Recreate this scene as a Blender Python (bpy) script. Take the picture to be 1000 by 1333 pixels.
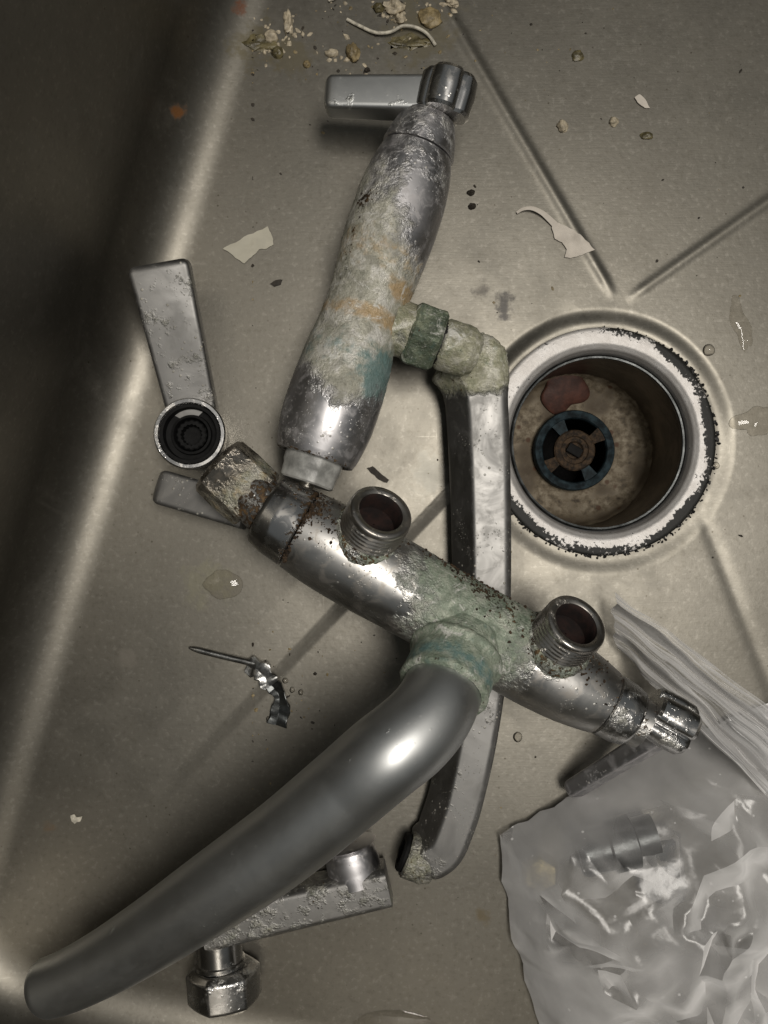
import bpy, bmesh, math, random
import numpy as np
from mathutils import Vector, noise as mn

for o in list(bpy.data.objects): bpy.data.objects.remove(o)
S = bpy.context.scene
random.seed(7); RNG = np.random.default_rng(7)

# ------------------------------------------------------------------ camera, world, lamps, exposure
H = 420.0                      # camera height over the sink floor in mm
MMPX = 0.36                    # millimetres per photo pixel on the floor
cam = bpy.data.objects.new('camera', bpy.data.cameras.new('camera'))
S.collection.objects.link(cam); S.camera = cam
cam.location = (0, 0, H/1000); cam.rotation_euler = (0, 0, 0)
cam.data.sensor_fit = 'VERTICAL'; cam.data.sensor_height = 24
cam.data.lens = 12/((1333/2*MMPX)/H)
cam.data.clip_start = 0.01; cam.data.clip_end = 50

W = bpy.data.worlds.new('World'); S.world = W; W.use_nodes = True
W.node_tree.nodes['Background'].inputs[0].default_value = (0.95, 1.0, 1.0, 1)
W.node_tree.nodes['Background'].inputs[1].default_value = 0.11

def area(name, loc, target, sx, sy, power, col):
    l = bpy.data.lights.new(name, 'AREA'); l.shape = 'RECTANGLE'; l.size = sx; l.size_y = sy
    l.energy = power; l.color = col
    o = bpy.data.objects.new(name, l); S.collection.objects.link(o)
    o.location = loc
    o.rotation_euler = (Vector(target)-Vector(loc)).to_track_quat('-Z', 'Y').to_euler()
    return o
area('ceiling_lamp', (0.28, 0.05, 1.45), (0.10, 0.01, 0), 0.62, 0.30, 12, (1.0, 0.945, 0.87))

S.view_settings.view_transform = 'Standard'; S.view_settings.look = 'None'
S.view_settings.exposure = 0; S.view_settings.gamma = 1
S.view_settings.use_curve_mapping = False
S.render.engine = 'CYCLES'
S.cycles.use_denoising = True
S.cycles.max_bounces = 7; S.cycles.glossy_bounces = 4; S.cycles.diffuse_bounces = 3; S.cycles.transparent_max_bounces = 14
S.cycles.sample_clamp_indirect = 4.0

# ------------------------------------------------------------------ geometry helpers (millimetres)
def V(*a): return np.array(a, float)
def P(px, py, z=0.0):
    k = MMPX*(H-z)/H
    return V((px-500)*k, -(py-666.5)*k, z)
def unit(v): v = np.asarray(v, float); return v/np.linalg.norm(v)
def frame(axis, hint=None):
    a = unit(axis)
    h = np.array((0, 0, 1.0)) if hint is None else np.asarray(hint, float)
    if abs(np.dot(unit(h), a)) > 0.98: h = np.array((1.0, 0, 0))
    x = unit(h - a*np.dot(h, a)); y = np.cross(a, x)
    return a, x, y
def loft(rings, cap0=True, cap1=True):
    R = np.asarray(rings, float); n, m, _ = R.shape
    v = R.reshape(-1, 3); f = []
    j = np.arange(m); jn = (j+1) % m
    for i in range(n-1):
        a = i*m; b = a+m
        f += np.stack([a+j, a+jn, b+jn, b+j], 1).tolist()
    if cap0: f.append(list(range(m-1, -1, -1)))
    if cap1: f.append(list(range((n-1)*m, n*m)))
    return v, f
def lathe(p0, axis, prof, seg=64, rfun=None, cap0=True, cap1=True, hint=None):
    """prof: list of (distance along axis, radius) in mm; rfun(s, r, phi) may modulate the radius"""
    a, x, y = frame(axis, hint); ph = np.linspace(0, 2*math.pi, seg, endpoint=False)
    rings = []
    for s, r in prof:
        rr = np.full(seg, float(r)) if rfun is None else np.array([rfun(s, r, q) for q in ph])
        rings.append(np.asarray(p0)+a*s+np.outer(rr*np.cos(ph), x)+np.outer(rr*np.sin(ph), y))
    return loft(rings, cap0, cap1)
def dense(prof, step=0.8):
    out = [prof[0]]
    for (s0, r0), (s1, r1) in zip(prof, prof[1:]):
        d = math.hypot(s1-s0, r1-r0); n = max(1, int(d/step))
        out += [(s0+(s1-s0)*k/n, r0+(r1-r0)*k/n) for k in range(1, n+1)]
    return out
def smoothprof(pts, n):
    """Catmull-Rom through (s, r) knots"""
    p = np.array(pts, float); s = np.linspace(p[0, 0], p[-1, 0], n)
    d = np.gradient(p[:, 1], p[:, 0]); out = []
    for q in s:
        i = min(max(np.searchsorted(p[:, 0], q)-1, 0), len(p)-2)
        h = p[i+1, 0]-p[i, 0]; t = (q-p[i, 0])/h
        r = (2*t**3-3*t**2+1)*p[i, 1]+(t**3-2*t**2+t)*h*d[i]+(-2*t**3+3*t**2)*p[i+1, 1]+(t**3-t**2)*h*d[i+1]
        out.append((q, r))
    return out
def spline(pts, n):
    p = np.array(pts, float)
    k = np.concatenate([[0], np.cumsum(np.linalg.norm(np.diff(p, axis=0), axis=1))])
    q = np.linspace(0, k[-1], n); d = np.gradient(p, k, axis=0); out = []
    for s in q:
        i = min(max(np.searchsorted(k, s)-1, 0), len(p)-2)
        h = k[i+1]-k[i]; t = (s-k[i])/h
        out.append((2*t**3-3*t**2+1)*p[i]+(t**3-2*t**2+t)*h*d[i]+(-2*t**3+3*t**2)*p[i+1]+(t**3-t**2)*h*d[i+1])
    return np.array(out)
def tube(path, rad, seg=48, cap0=True, cap1=True):
    path = np.asarray(path); n = len(path); rad = np.broadcast_to(rad, (n,))
    T = np.gradient(path, axis=0); T /= np.linalg.norm(T, axis=1)[:, None]
    _, x, y = frame(T[0]); ph = np.linspace(0, 2*math.pi, seg, endpoint=False); rings = []
    for i in range(n):
        x = unit(x-T[i]*np.dot(x, T[i])); y = np.cross(T[i], x)
        rings.append(path[i]+rad[i]*(np.outer(np.cos(ph), x)+np.outer(np.sin(ph), y)))
    return loft(rings, cap0, cap1)
def rpoly(pts, r, n=4):
    """polygon with rounded corners, constant point count"""
    p = np.array(pts, float); out = []; m = len(p)
    for i in range(m):
        a, b, c = p[i-1], p[i], p[(i+1) % m]
        u = unit(a-b); w = unit(c-b); rr = min(r, 0.45*np.linalg.norm(a-b), 0.45*np.linalg.norm(c-b))
        s, e = b+u*rr, b+w*rr
        for k in range(n+1):
            t = k/n; out.append((1-t)**2*s+2*t*(1-t)*b+t*t*e)
    return np.array(out)
def bar(path, up, sect, scale=None, cap0=True, cap1=True):
    """sweep a 2D section (side, up) along path; up: hint vector or list"""
    path = np.asarray(path); n = len(path); T = np.gradient(path, axis=0); rings = []
    for i in range(n):
        a = unit(T[i]); u = np.asarray(up, float); u = unit(u-a*np.dot(u, a)); s = np.cross(a, u)
        q = sect if not callable(sect) else sect(i/(n-1))
        k = (1, 1) if scale is None else scale(i/(n-1))
        rings.append(path[i]+np.outer(q[:, 0]*k[0], s)+np.outer(q[:, 1]*k[1], u))
    return loft(rings, cap0, cap1)
def merge(*parts):
    v = []; f = []; o = 0
    for a, b in parts:
        v.append(np.asarray(a)); f += [[i+o for i in q] for q in b]; o += len(a)
    return np.concatenate(v), f
def nz(p, sc, seed=0.0):
    return mn.noise(Vector((p[0]*sc+seed, p[1]*sc-seed*1.7, p[2]*sc+seed*0.6)))
def fb(p, sc, seed=0.0, o=4):
    return mn.fractal(Vector((p[0]*sc+seed, p[1]*sc-seed*1.7, p[2]*sc+seed*0.6)), 1.0, 2.0, o)

def build(name, vf, mat, parent=None, attrs=None, sharp=32, smooth=True, disp=None, origin=None):
    v, f = vf; v = np.asarray(v, float)
    org = np.array(parent['_o'] if parent is not None else (origin if origin is not None else (0, 0, 0)), float)
    me = bpy.data.meshes.new(name)
    me.from_pydata(((v-org)/1000).tolist(), [], f)
    if mat: me.materials.append(mat)
    bm = bmesh.new(); bm.from_mesh(me); bmesh.ops.recalc_face_normals(bm, faces=bm.faces)
    if disp is not None:
        bm.normal_update()
        co = [x.co.copy() for x in bm.verts]; no = [x.normal.copy() for x in bm.verts]
        for i, x in enumerate(bm.verts): x.co = co[i]+no[i]*(disp(v[i], i)/1000)
    bm.to_mesh(me); bm.free()
    if smooth:
        me.polygons.foreach_set('use_smooth', [True]*len(me.polygons))
        me.set_sharp_from_angle(angle=math.radians(sharp))
    for k, arr in (attrs or {}).items():
        at = me.attributes.new(k, 'FLOAT', 'POINT'); at.data.foreach_set('value', np.asarray(arr, np.float32))
    o = bpy.data.objects.new(name, me); S.collection.objects.link(o)
    if parent is not None:
        root = parent
        o.parent = root; o['_o'] = [float(q) for q in org]
    else:
        o.location = Vector(org/1000); o['_o'] = [float(q) for q in org]
    return o
def thing(name, loc, label, cat, group=None):
    o = bpy.data.objects.new(name, None); S.collection.objects.link(o)
    o.empty_display_size = 0.01
    o.location = Vector(np.asarray(loc)/1000); o['_o'] = [float(q) for q in loc]
    return tag(o, label, cat, group)
def tag(o, label, cat=None, group=None, kind=None):
    if label: o['label'] = label
    if cat: o['category'] = cat
    if group: o['group'] = group
    if kind: o['kind'] = kind
    return o

# ------------------------------------------------------------------ materials
class NT:
    def __init__(s, name):
        s.m = bpy.data.materials.new(name); s.m.use_nodes = True
        s.t = s.m.node_tree; s.n = s.t.nodes; s.b = s.n['Principled BSDF']; s.out = s.n['Material Output']
        s.tc = s.n.new('ShaderNodeTexCoord').outputs['Object']
    def L(s, a, b): s.t.links.new(a, b)
    def put(s, sock, v):
        if isinstance(v, bpy.types.NodeSocket): s.L(v, sock)
        elif isinstance(v, (tuple, list)): sock.default_value = (*v, 1) if len(v) == 3 and sock.type == 'RGBA' else v
        else: sock.default_value = v
    def map(s, scale=(1, 1, 1), rot=(0, 0, 0)):
        q = s.n.new('ShaderNodeMapping'); q.inputs['Scale'].default_value = scale; q.inputs['Rotation'].default_value = rot
        s.L(s.tc, q.inputs['Vector']); return q.outputs[0]
    def noise(s, scale, detail=5, rough=0.55, vec=None, dist=0.0):
        q = s.n.new('ShaderNodeTexNoise'); q.inputs['Scale'].default_value = scale
        q.inputs['Detail'].default_value = detail; q.inputs['Roughness'].default_value = rough
        q.inputs['Distortion'].default_value = dist
        s.L(vec or s.tc, q.inputs['Vector']); return q.outputs['Fac']
    def voro(s, scale, feat='F1', vec=None, rnd=1.0):
        q = s.n.new('ShaderNodeTexVoronoi'); q.feature = feat; q.inputs['Scale'].default_value = scale
        q.inputs['Randomness'].default_value = rnd
        s.L(vec or s.tc, q.inputs['Vector']); return q.outputs['Distance']
    def attr(s, name):
        q = s.n.new('ShaderNodeAttribute'); q.attribute_name = name; return q.outputs['Fac']
    def math(s, op, a, b=0.0, c=0.0):
        q = s.n.new('ShaderNodeMath'); q.operation = op
        for i, v in enumerate((a, b, c)): s.put(q.inputs[i], v)
        return q.outputs[0]
    def step(s, v, lo, hi, a=0.0, b=1.0):
        q = s.n.new('ShaderNodeMapRange'); q.interpolation_type = 'SMOOTHSTEP'
        s.put(q.inputs[0], v)
        for i, x in enumerate((lo, hi, a, b)): q.inputs[i+1].default_value = x
        return q.outputs[0]
    def mix(s, f, a, b, mode='MIX'):
        q = s.n.new('ShaderNodeMix'); q.data_type = 'RGBA'; q.blend_type = mode
        s.put(q.inputs[0], f); s.put(q.inputs[6], a); s.put(q.inputs[7], b); return q.outputs[2]
    def lerp(s, f, a, b):
        q = s.n.new('ShaderNodeMix'); q.data_type = 'FLOAT'
        s.put(q.inputs[0], f); s.put(q.inputs[2], a); s.put(q.inputs[3], b); return q.outputs[0]
    def ramp(s, v, stops):
        q = s.n.new('ShaderNodeValToRGB'); s.L(v, q.inputs[0]); e = q.color_ramp.elements
        while len(e) < len(stops): e.new(0.5)
        for k, (p, c) in enumerate(stops): e[k].position = p; e[k].color = (*c, 1)
        return q.outputs[0]
    def bump(s, h, strength, dist, prev=None):
        q = s.n.new('ShaderNodeBump'); q.inputs['Strength'].default_value = strength; q.inputs['Distance'].default_value = dist
        s.L(h, q.inputs['Height'])
        if prev: s.L(prev, q.inputs['Normal'])
        return q.outputs[0]
    def fin(s, col=None, rough=None, metal=None, nrm=None, **kw):
        for k, v in (('Base Color', col), ('Roughness', rough), ('Metallic', metal), ('Normal', nrm)):
            if v is not None: s.put(s.b.inputs[k], v)
        for k, v in kw.items(): s.put(s.b.inputs[k.replace('_', ' ')], v)
        return s.m

def aged(name, base=(0.5, 0.5, 0.49), rough=0.22, spots=0.4, tint=(0.55, 0.5, 0.4), patch=0.0, sm=0.7,
         c1=(0.20, 0.24, 0.17), c2=(0.40, 0.40, 0.29), c3=(0.62, 0.60, 0.52)):
    """worn chrome with lime scale / verdigris where the mesh attribute pat is high"""
    t = NT(name)
    pat, org, teal, gri = t.attr('pat'), t.attr('org'), t.attr('teal'), t.attr('gri')
    nL, nM, nF = t.noise(70, 3), t.noise(260, 4, 0.6), t.noise(1100, 3, 0.6)
    nV = t.noise(150, 5, 0.65, dist=0.6)
    # metal
    smear = t.noise(38, 4, 0.6, vec=t.map((1, 1, 0.5)), dist=0.8)
    mcol = t.mix(t.step(smear, 0.45, 0.7), base, tuple(b*(1-0.28*sm) for b in base))
    v1 = t.voro(330); d1 = t.step(v1, 0.10, 0.22, 1.0, 0.0)
    d1 = t.math('MULTIPLY', d1, t.step(t.noise(60, 3), 0.5, 0.62))
    v2 = t.voro(700); d2 = t.math('MULTIPLY', t.step(v2, 0.1, 0.2, 1.0, 0.0), t.step(nL, 0.5, 0.6))
    dots = t.math('MULTIPLY', t.math('MAXIMUM', d1, d2), spots)
    film = t.math('MULTIPLY', t.step(nV, 0.48, 0.66), patch)
    mcol = t.mix(film, mcol, tint); mcol = t.mix(dots, mcol, (0.72, 0.70, 0.64))
    mr = t.lerp(t.step(smear, 0.35, 0.7), rough*(1-0.25*sm), rough*(1+0.45*sm))
    mr = t.math('ADD', mr, t.math('MULTIPLY', film, 0.3)); mr = t.math('ADD', mr, t.math('MULTIPLY', dots, 0.4))
    # scale
    x = t.math('ADD', pat, t.math('MULTIPLY', t.math('SUBTRACT', nM, 0.5), 0.85))
    x = t.math('ADD', x, t.math('MULTIPLY', t.math('SUBTRACT', nL, 0.5), 0.9))
    x = t.math('ADD', x, t.math('MULTIPLY', t.math('SUBTRACT', nF, 0.5), 0.18))
    msk = t.step(x, 0.26, 0.80)
    nW = t.noise(95, 4, 0.62, dist=0.8, vec=t.map((1.0, 1.0, 1.0), (0.4, 0.9, 0.2)))
    pc = t.ramp(nV, [(0.30, c1), (0.48, c2), (0.64, c3), (0.8, c3)])
    pc = t.mix(t.math('MULTIPLY', t.step(nW, 0.50, 0.66), 0.7), pc, tuple(c*0.62 for c in c2))
    pc = t.mix(t.math('MULTIPLY', t.step(nW, 0.46, 0.32), 0.65), pc, (0.66, 0.64, 0.57))
    pc = t.mix(t.math('MULTIPLY', t.step(nF, 0.56, 0.72), 0.30), pc, (0.72, 0.71, 0.65))
    pc = t.mix(t.math('MULTIPLY', t.step(nF, 0.44, 0.30), 0.40), pc, (0.12, 0.11, 0.08))
    ox = t.step(t.math('ADD', org, t.math('MULTIPLY', t.math('SUBTRACT', nM, 0.5), 1.0)), 0.30, 0.75)
    pc = t.mix(t.math('MULTIPLY', ox, 0.72), pc, (0.52, 0.34, 0.15))
    pc = t.mix(t.math('MULTIPLY', t.step(t.noise(120, 5, 0.7, dist=1.2), 0.56, 0.66), 0.75), pc, (0.80, 0.79, 0.74))
    tx = t.step(t.math('ADD', teal, t.math('MULTIPLY', t.math('SUBTRACT', nM, 0.5), 1.0)), 0.30, 0.75)
    pc = t.mix(t.math('MULTIPLY', tx, 0.8), pc, (0.13, 0.25, 0.25))
    col = t.mix(msk, mcol, pc); rg = t.lerp(msk, mr, t.lerp(t.step(nW, 0.40, 0.6), 0.32, 0.62))
    me = t.math('SUBTRACT', 1.0, t.math('MULTIPLY', msk, 0.82))
    # grime: brown-black dirt in flecks, and painted shade at the collar lip
    gx = t.math('ADD', gri, t.math('MULTIPLY', t.math('SUBTRACT', t.noise(520, 5, 0.65), 0.5), 1.7))
    gm = t.step(gx, 0.5, 0.58)
    gc = t.ramp(nM, [(0.35, (0.012, 0.009, 0.006)), (0.55, (0.06, 0.035, 0.015)), (0.7, (0.16, 0.10, 0.045))])
    col = t.mix(gm, col, gc); rg = t.lerp(gm, rg, 0.65); me = t.math('MULTIPLY', me, t.math('SUBTRACT', 1.0, gm))
    h = t.math('ADD', t.math('MULTIPLY', msk, t.math('ADD', 0.5, t.math('ADD', nF, t.math('MULTIPLY', nM, 1.2)))), t.math('MULTIPLY', gm, 0.7))
    h = t.math('ADD', h, t.math('MULTIPLY', dots, 0.25))
    nr = t.bump(h, 0.85, 0.0006)
    nr = t.bump(t.noise(45, 2), 0.12*sm, 0.0012, nr)
    return t.fin(col, rg, me, nr)

M = {}
M['chrome'] = aged('worn_chrome', (0.58, 0.575, 0.57), 0.22, 0.5, (0.42, 0.40, 0.36), 0.55)
M['dullchrome'] = aged('dull_chrome', (0.58, 0.57, 0.58), 0.42, 0.7, (0.68, 0.66, 0.66), 0.7,
    c1=(0.29, 0.295, 0.235), c2=(0.50, 0.485, 0.40), c3=(0.74, 0.72, 0.66))
M['satin'] = aged('satin_tube', (0.56, 0.57, 0.565), 0.44, 0.12, (0.42, 0.43, 0.42), 0.08, 0.18)
M['leverpale'] = aged('pitted_lever', (0.30, 0.295, 0.285), 0.50, 1.0, (0.42, 0.41, 0.39), 0.3, 0.5)
M['brownchrome'] = aged('brown_chrome', (0.45, 0.41, 0.36), 0.28, 0.9, (0.38, 0.33, 0.27), 0.6)
M['yellowscale'] = aged('yellow_scale', (0.45, 0.45, 0.43), 0.3, 0.4, c1=(0.20, 0.215, 0.13), c2=(0.38, 0.37, 0.255), c3=(0.60, 0.58, 0.48))
M['leverscale'] = aged('scaled_lever', (0.30, 0.295, 0.285), 0.50, 1.0, (0.42, 0.41, 0.39), 0.3, 0.5, c1=(0.22, 0.235, 0.15), c2=(0.42, 0.41, 0.29), c3=(0.66, 0.64, 0.54))
M['thread'] = aged('thread_metal', (0.50, 0.475, 0.44), 0.33, 0.2, (0.36, 0.30, 0.23), 0.35)

M['bodyB'] = aged('green_patina_chrome', (0.56, 0.55, 0.53), 0.37, 0.55, (0.42, 0.38, 0.33), 0.5, c1=(0.17, 0.22, 0.16), c2=(0.31, 0.365, 0.28), c3=(0.48, 0.52, 0.42))
M['nutgreen'] = aged('corroded_nut', (0.30, 0.31, 0.28), 0.4, 0.4, c1=(0.05, 0.065, 0.04), c2=(0.12, 0.15, 0.10), c3=(0.26, 0.29, 0.20))

def simple(name, col, rough=0.6, metal=0.0, var=0.35, scale=300, bump=0.4, bd=0.0004, **kw):
    t = NT(name); n = t.noise(scale, 6, 0.62); n2 = t.noise(scale*4, 4)
    c = t.mix(t.step(n, 0.35, 0.68), tuple(x*(1-var) for x in col), tuple(min(1, x*(1+var)) for x in col))
    nr = t.bump(t.math('ADD', n, t.math('MULTIPLY', n2, 0.4)), bump, bd)
    return t.fin(c, rough, metal, nr, **kw)
M['bore'] = simple('shaded_rust_bore', (0.016, 0.006, 0.004), 0.8, 0.0, 0.6, 200)  # rust taken near black; the colour carries the shade of a deep bore
M['black'] = simple('matt_black', (0.008, 0.008, 0.008), 0.7, Specular_IOR_Level=0.2)  # plain black; inside holes and sockets it stands in for shade
M['gunk'] = simple('gunk_gap_black', (0.012, 0.011, 0.010), 0.5, 0, 0.5, 500, 0.8)
M['rust'] = simple('rust_crust', (0.050, 0.030, 0.015), 0.75, 0, 0.7, 400, 0.9, 0.0008)
M['tape'] = simple('masking_tape', (0.56, 0.53, 0.43), 0.6, 0, 0.06, 120, 0.2)
M['paint'] = simple('paint_flake', (0.66, 0.60, 0.52), 0.6, 0, 0.10, 150, 0.3)
M['crumb_cream'] = simple('cream_crumb', (0.52, 0.45, 0.33), 0.5, 0, 0.3, 350, 0.8)
M['crumb_tan'] = simple('tan_crumb', (0.27, 0.21, 0.11), 0.45, 0, 0.4, 350, 0.8)
M['crumb_olive'] = simple('olive_residue', (0.13, 0.11, 0.055), 0.35, 0, 0.5, 220, 0.8)
M['speck'] = simple('dark_speck', (0.035, 0.028, 0.02), 0.7)
M['fibre'] = simple('white_fibre', (0.62, 0.58, 0.48), 0.7)
M['blue'] = simple('blue_ring', (0.020, 0.033, 0.040), 0.6, 0.0, 0.6, 250, Specular_IOR_Level=0.15)
M['red'] = simple('red_scrap', (0.075, 0.028, 0.018), 0.6, 0, 0.35, 180)
M['brass'] = simple('brass', (0.5, 0.42, 0.22), 0.4, 0.9, 0.3)
M['cartridge'] = simple('grey_plastic', (0.36, 0.36, 0.34), 0.35, 0.0, 0.4, 110)
M['spindle'] = simple('spindle', (0.55, 0.52, 0.46), 0.28, 1.0, 0.4, 400)
M['darkmetal'] = simple('dark_metal', (0.10, 0.105, 0.105), 0.35, 1.0, 0.4, 120, 0.3)
M['pin'] = simple('pin_metal', (0.34, 0.34, 0.33), 0.3, 1.0, 0.4, 200, 0.35, 0.0004)

def water_mat():
    t = NT('water'); tr = t.n.new('ShaderNodeBsdfTransparent'); tr.inputs[0].default_value = (0.93, 0.92, 0.90, 1)
    gl = t.n.new('ShaderNodeBsdfGlossy'); gl.inputs['Roughness'].default_value = 0.04; gl.inputs['Color'].default_value = (1, 1, 1, 1)
    fr = t.n.new('ShaderNodeFresnel'); fr.inputs['IOR'].default_value = 1.4
    mx = t.n.new('ShaderNodeMixShader'); t.L(fr.outputs[0], mx.inputs[0]); t.L(tr.outputs[0], mx.inputs[1]); t.L(gl.outputs[0], mx.inputs[2])
    t.L(mx.outputs[0], t.out.inputs['Surface']); return t.m
M['water'] = water_mat()

# stainless steel of the basin (object coordinates = metres, origin under the camera)
STAINS = [  # px, py, height mm, radius px, colour, strength
    (232, 145, 14, 13, (0.20, 0.08, 0.02), 0.9), (312, 12, 4, 12, (0.16, 0.05, 0.015), 0.9),
    (655, 396, 1, 20, (0.05, 0.045, 0.04), 0.85), (627, 378, 1, 12, (0.08, 0.07, 0.06), 0.6),
    (335, 60, 2, 34, (0.12, 0.10, 0.05), 0.75), (380, 72, 2, 30, (0.13, 0.11, 0.06), 0.6), (545, 40, 2, 55, (0.13, 0.11, 0.06), 0.6),
    (630, 1192, 2, 12, (0.13, 0.10, 0.05), 0.75), (60, 1080, 6, 12, (0.16, 0.10, 0.05), 0.6), (70, 1222, 10, 14, (0.03, 0.02, 0.015), 0.9),
    (270, 760, 2, 30, (0.25, 0.24, 0.15), 0.3), (165, 855, 3, 14, (0.20, 0.18, 0.15), 0.5), (330, 700, 2, 20, (0.16, 0.15, 0.12), 0.5),
    (560, 620, 1, 30, (0.30, 0.29, 0.25), 0.5), (470, 700, 1, 30, (0.30, 0.29, 0.25), 0.3),
]
def sink_mat():
    t = NT('stainless_steel')
    big = t.noise(9, 4, 0.6, dist=0.5); mid = t.noise(45, 4, 0.62); fin = t.noise(420, 3, 0.6)
    grain = t.noise(60, 4, 0.7, vec=t.map((1, 18, 1), (0, 0, math.radians(-15))))
    col = t.ramp(big, [(0.3, (0.165, 0.154, 0.131)), (0.5, (0.182, 0.171, 0.146)), (0.7, (0.198, 0.186, 0.16))])
    col = t.mix(t.math('MULTIPLY', t.step(mid, 0.5, 0.72), 0.16), col, (0.13, 0.12, 0.10))
    col = t.mix(t.math('MULTIPLY', t.step(fin, 0.54, 0.7), 0.25), col, (0.10, 0.09, 0.07))
    col = t.mix(t.math('MULTIPLY', t.step(fin, 0.45, 0.3), 0.22), col, (0.36, 0.34, 0.30))
    # tiny specks
    sp = t.math('MULTIPLY', t.step(t.voro(170), 0.05, 0.10, 1.0, 0.0), t.step(t.noise(22, 3), 0.48, 0.62))
    col = t.mix(t.math('MULTIPLY', sp, 0.75), col, (0.07, 0.06, 0.045))
    sp2 = t.math('MULTIPLY', t.step(t.voro(420), 0.08, 0.16, 1.0, 0.0), t.step(t.noise(30, 3), 0.54, 0.66))
    col = t.mix(t.math('MULTIPLY', sp2, 0.6), col, (0.09, 0.08, 0.06))
    dirt = t.step(t.noise(26, 5, 0.68, dist=1.0), 0.52, 0.74)
    met = t.math('SUBTRACT', 0.93, t.math('MULTIPLY', dirt, 0.12))
    rg = t.lerp(t.step(mid, 0.35, 0.7), 0.40, 0.46); rg = t.math('ADD', rg, t.math('MULTIPLY', dirt, 0.03))
    scr = t.noise(38, 3, 0.75, vec=t.map((1, 55, 1), (0, 0, math.radians(38)))); scr2 = t.noise(30, 3, 0.75, vec=t.map((48, 1, 1), (0, 0, math.radians(12))))
    scm = t.math('MAXIMUM', t.step(scr, 0.66, 0.74), t.step(scr2, 0.67, 0.75)); rg = t.math('SUBTRACT', rg, t.math('MULTIPLY', scm, 0.07))
    col = t.mix(t.math('MULTIPLY', scm, 0.22), col, (0.34, 0.325, 0.29))
    n4 = t.noise(130, 4, 0.65)
    for px, py, zst, r, c, s in STAINS:
        p = P(px, py, zst)/1000
        q = t.n.new('ShaderNodeVectorMath'); q.operation = 'DISTANCE'
        mp = t.n.new('ShaderNodeVectorMath'); mp.operation = 'MULTIPLY'; mp.inputs[1].default_value = (1, 1, 1)
        t.L(t.tc, mp.inputs[0]); t.L(mp.outputs[0], q.inputs[0]); q.inputs[1].default_value = (p[0], p[1], p[2])
        rr = r*MMPX/1000
        m = t.step(t.math('ADD', q.outputs['Value'], t.math('MULTIPLY', t.math('SUBTRACT', n4, 0.5), rr*3.2)), rr*0.3, rr*1.1, s, 0.0)
        col = t.mix(m, col, c); met = t.math('MULTIPLY', met, t.math('SUBTRACT', 1.0, t.math('MULTIPLY', m, 0.8)))
    nr = t.bump(t.math('ADD', t.math('MULTIPLY', grain, 0.5), fin), 0.11, 0.0003)
    nr = t.bump(t.noise(9, 2), 0.12, 0.002, nr)
    return t.fin(col, rg, met, nr)
M['sink'] = sink_mat()

# ------------------------------------------------------------------ the sink basin
D = V(102.0, 33.0)                                   # drain centre
C = P(806, 398)[:2]                                  # point where the pressed creases meet
CREASE = [P(*q)[:2]-C for q in ((590, 30), (1000, 262), (985, 850), (215, 1020))]
CW = [1.0, 0.75, 0.4, 1.5]
def floor_z(x, y):
    """pressed floor: four shallow facets falling to the crease point, with grooves along the creases"""
    x = np.asarray(x, float); y = np.asarray(y, float)
    qx, qy = x-C[0], y-C[1]; z = np.zeros_like(x); r = np.hypot(qx, qy)
    dirs = [unit(c) for c in CREASE]
    for i in range(4):
        a, b = dirs[i], dirs[(i+1) % 4]; det = a[0]*b[1]-a[1]*b[0]
        al = (qx*b[1]-qy*b[0])/det; be = (a[0]*qy-a[1]*qx)/det
        m = (al >= 0) & (be >= 0); z = np.where(m, 0.008*(al+be), z)
    for i, d in enumerate(dirs):
        al = qx*d[0]+qy*d[1]; pe = np.abs(-qx*d[1]+qy*d[0]); L = np.linalg.norm(CREASE[i])
        lim = np.clip((al-14)/12, 0, 1)*np.clip((L*1.02-al)/(0.5*L), 0, 1)**0.6 if i == 3 else np.clip((al-4)/10, 0, 1)*np.clip((L*1.5-al)/(0.4*L), 0, 1)
        w = 2.6+0.006*al+(1.6 if i == 3 else 0)
        if i == 3:
            sp = qx*(-d[1])+qy*d[0]; ww = np.where(sp > 0, 6.0, 20.0)
            z = z-1.5*lim*np.clip(1-np.sqrt(pe*pe+1.0)/ww, 0, 1)
        elif i < 2: z = z+0.8*lim*np.exp(-(pe/(w*0.8))**2)
        else: z = z-CW[i]*0.95*lim*np.exp(-(pe/w)**2)
    # pressed seat around the drain
    rd = np.hypot(x-D[0], y-D[1]); u = np.clip((63-rd)/8.5, 0, 1); u = u*u*(3-2*u)
    seat = 0.25+2.4*np.clip(0.2+(y-D[1]-0.2*(x-D[0]))/60, 0, 1)
    z = z*(1-u)-seat*u
    return z
def fz(px, py): p = P(px, py); return float(floor_z(p[0], p[1]))

def line(p, q): return np.array(p), unit(np.array(q)-np.array(p))
def isect(l1, l2):
    (p, d), (q, e) = l1, l2; m = np.array([d, -e]).T; s = np.linalg.solve(m, q-p); return p+d*s[0]
RC, RF = 57.0, 29.0                                  # corner radius in plan, fillet radius of the walls
lft = line(P(250, 350)[:2], P(84, 900)[:2]); bot = line(P(230, 1284)[:2], P(430, 1326)[:2])
nl = V(-lft[1][1], lft[1][0]); nb = V(-bot[1][1], bot[1][0])
inL = nl if nl[0] > 0 else -nl; inB = nb if nb[1] > 0 else -nb
rgt = (lft[0]+inL*470, lft[1]); top = (bot[0]+inB*640, bot[1])
k = RC-RF
core_lines = [(lft[0]+inL*k, lft[1]), (bot[0]+inB*k, bot[1]), (rgt[0]-inL*k, rgt[1]), (top[0]-inB*k, top[1])]
core = np.array([isect(core_lines[i], core_lines[(i+1) % 4]) for i in range(4)])
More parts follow.
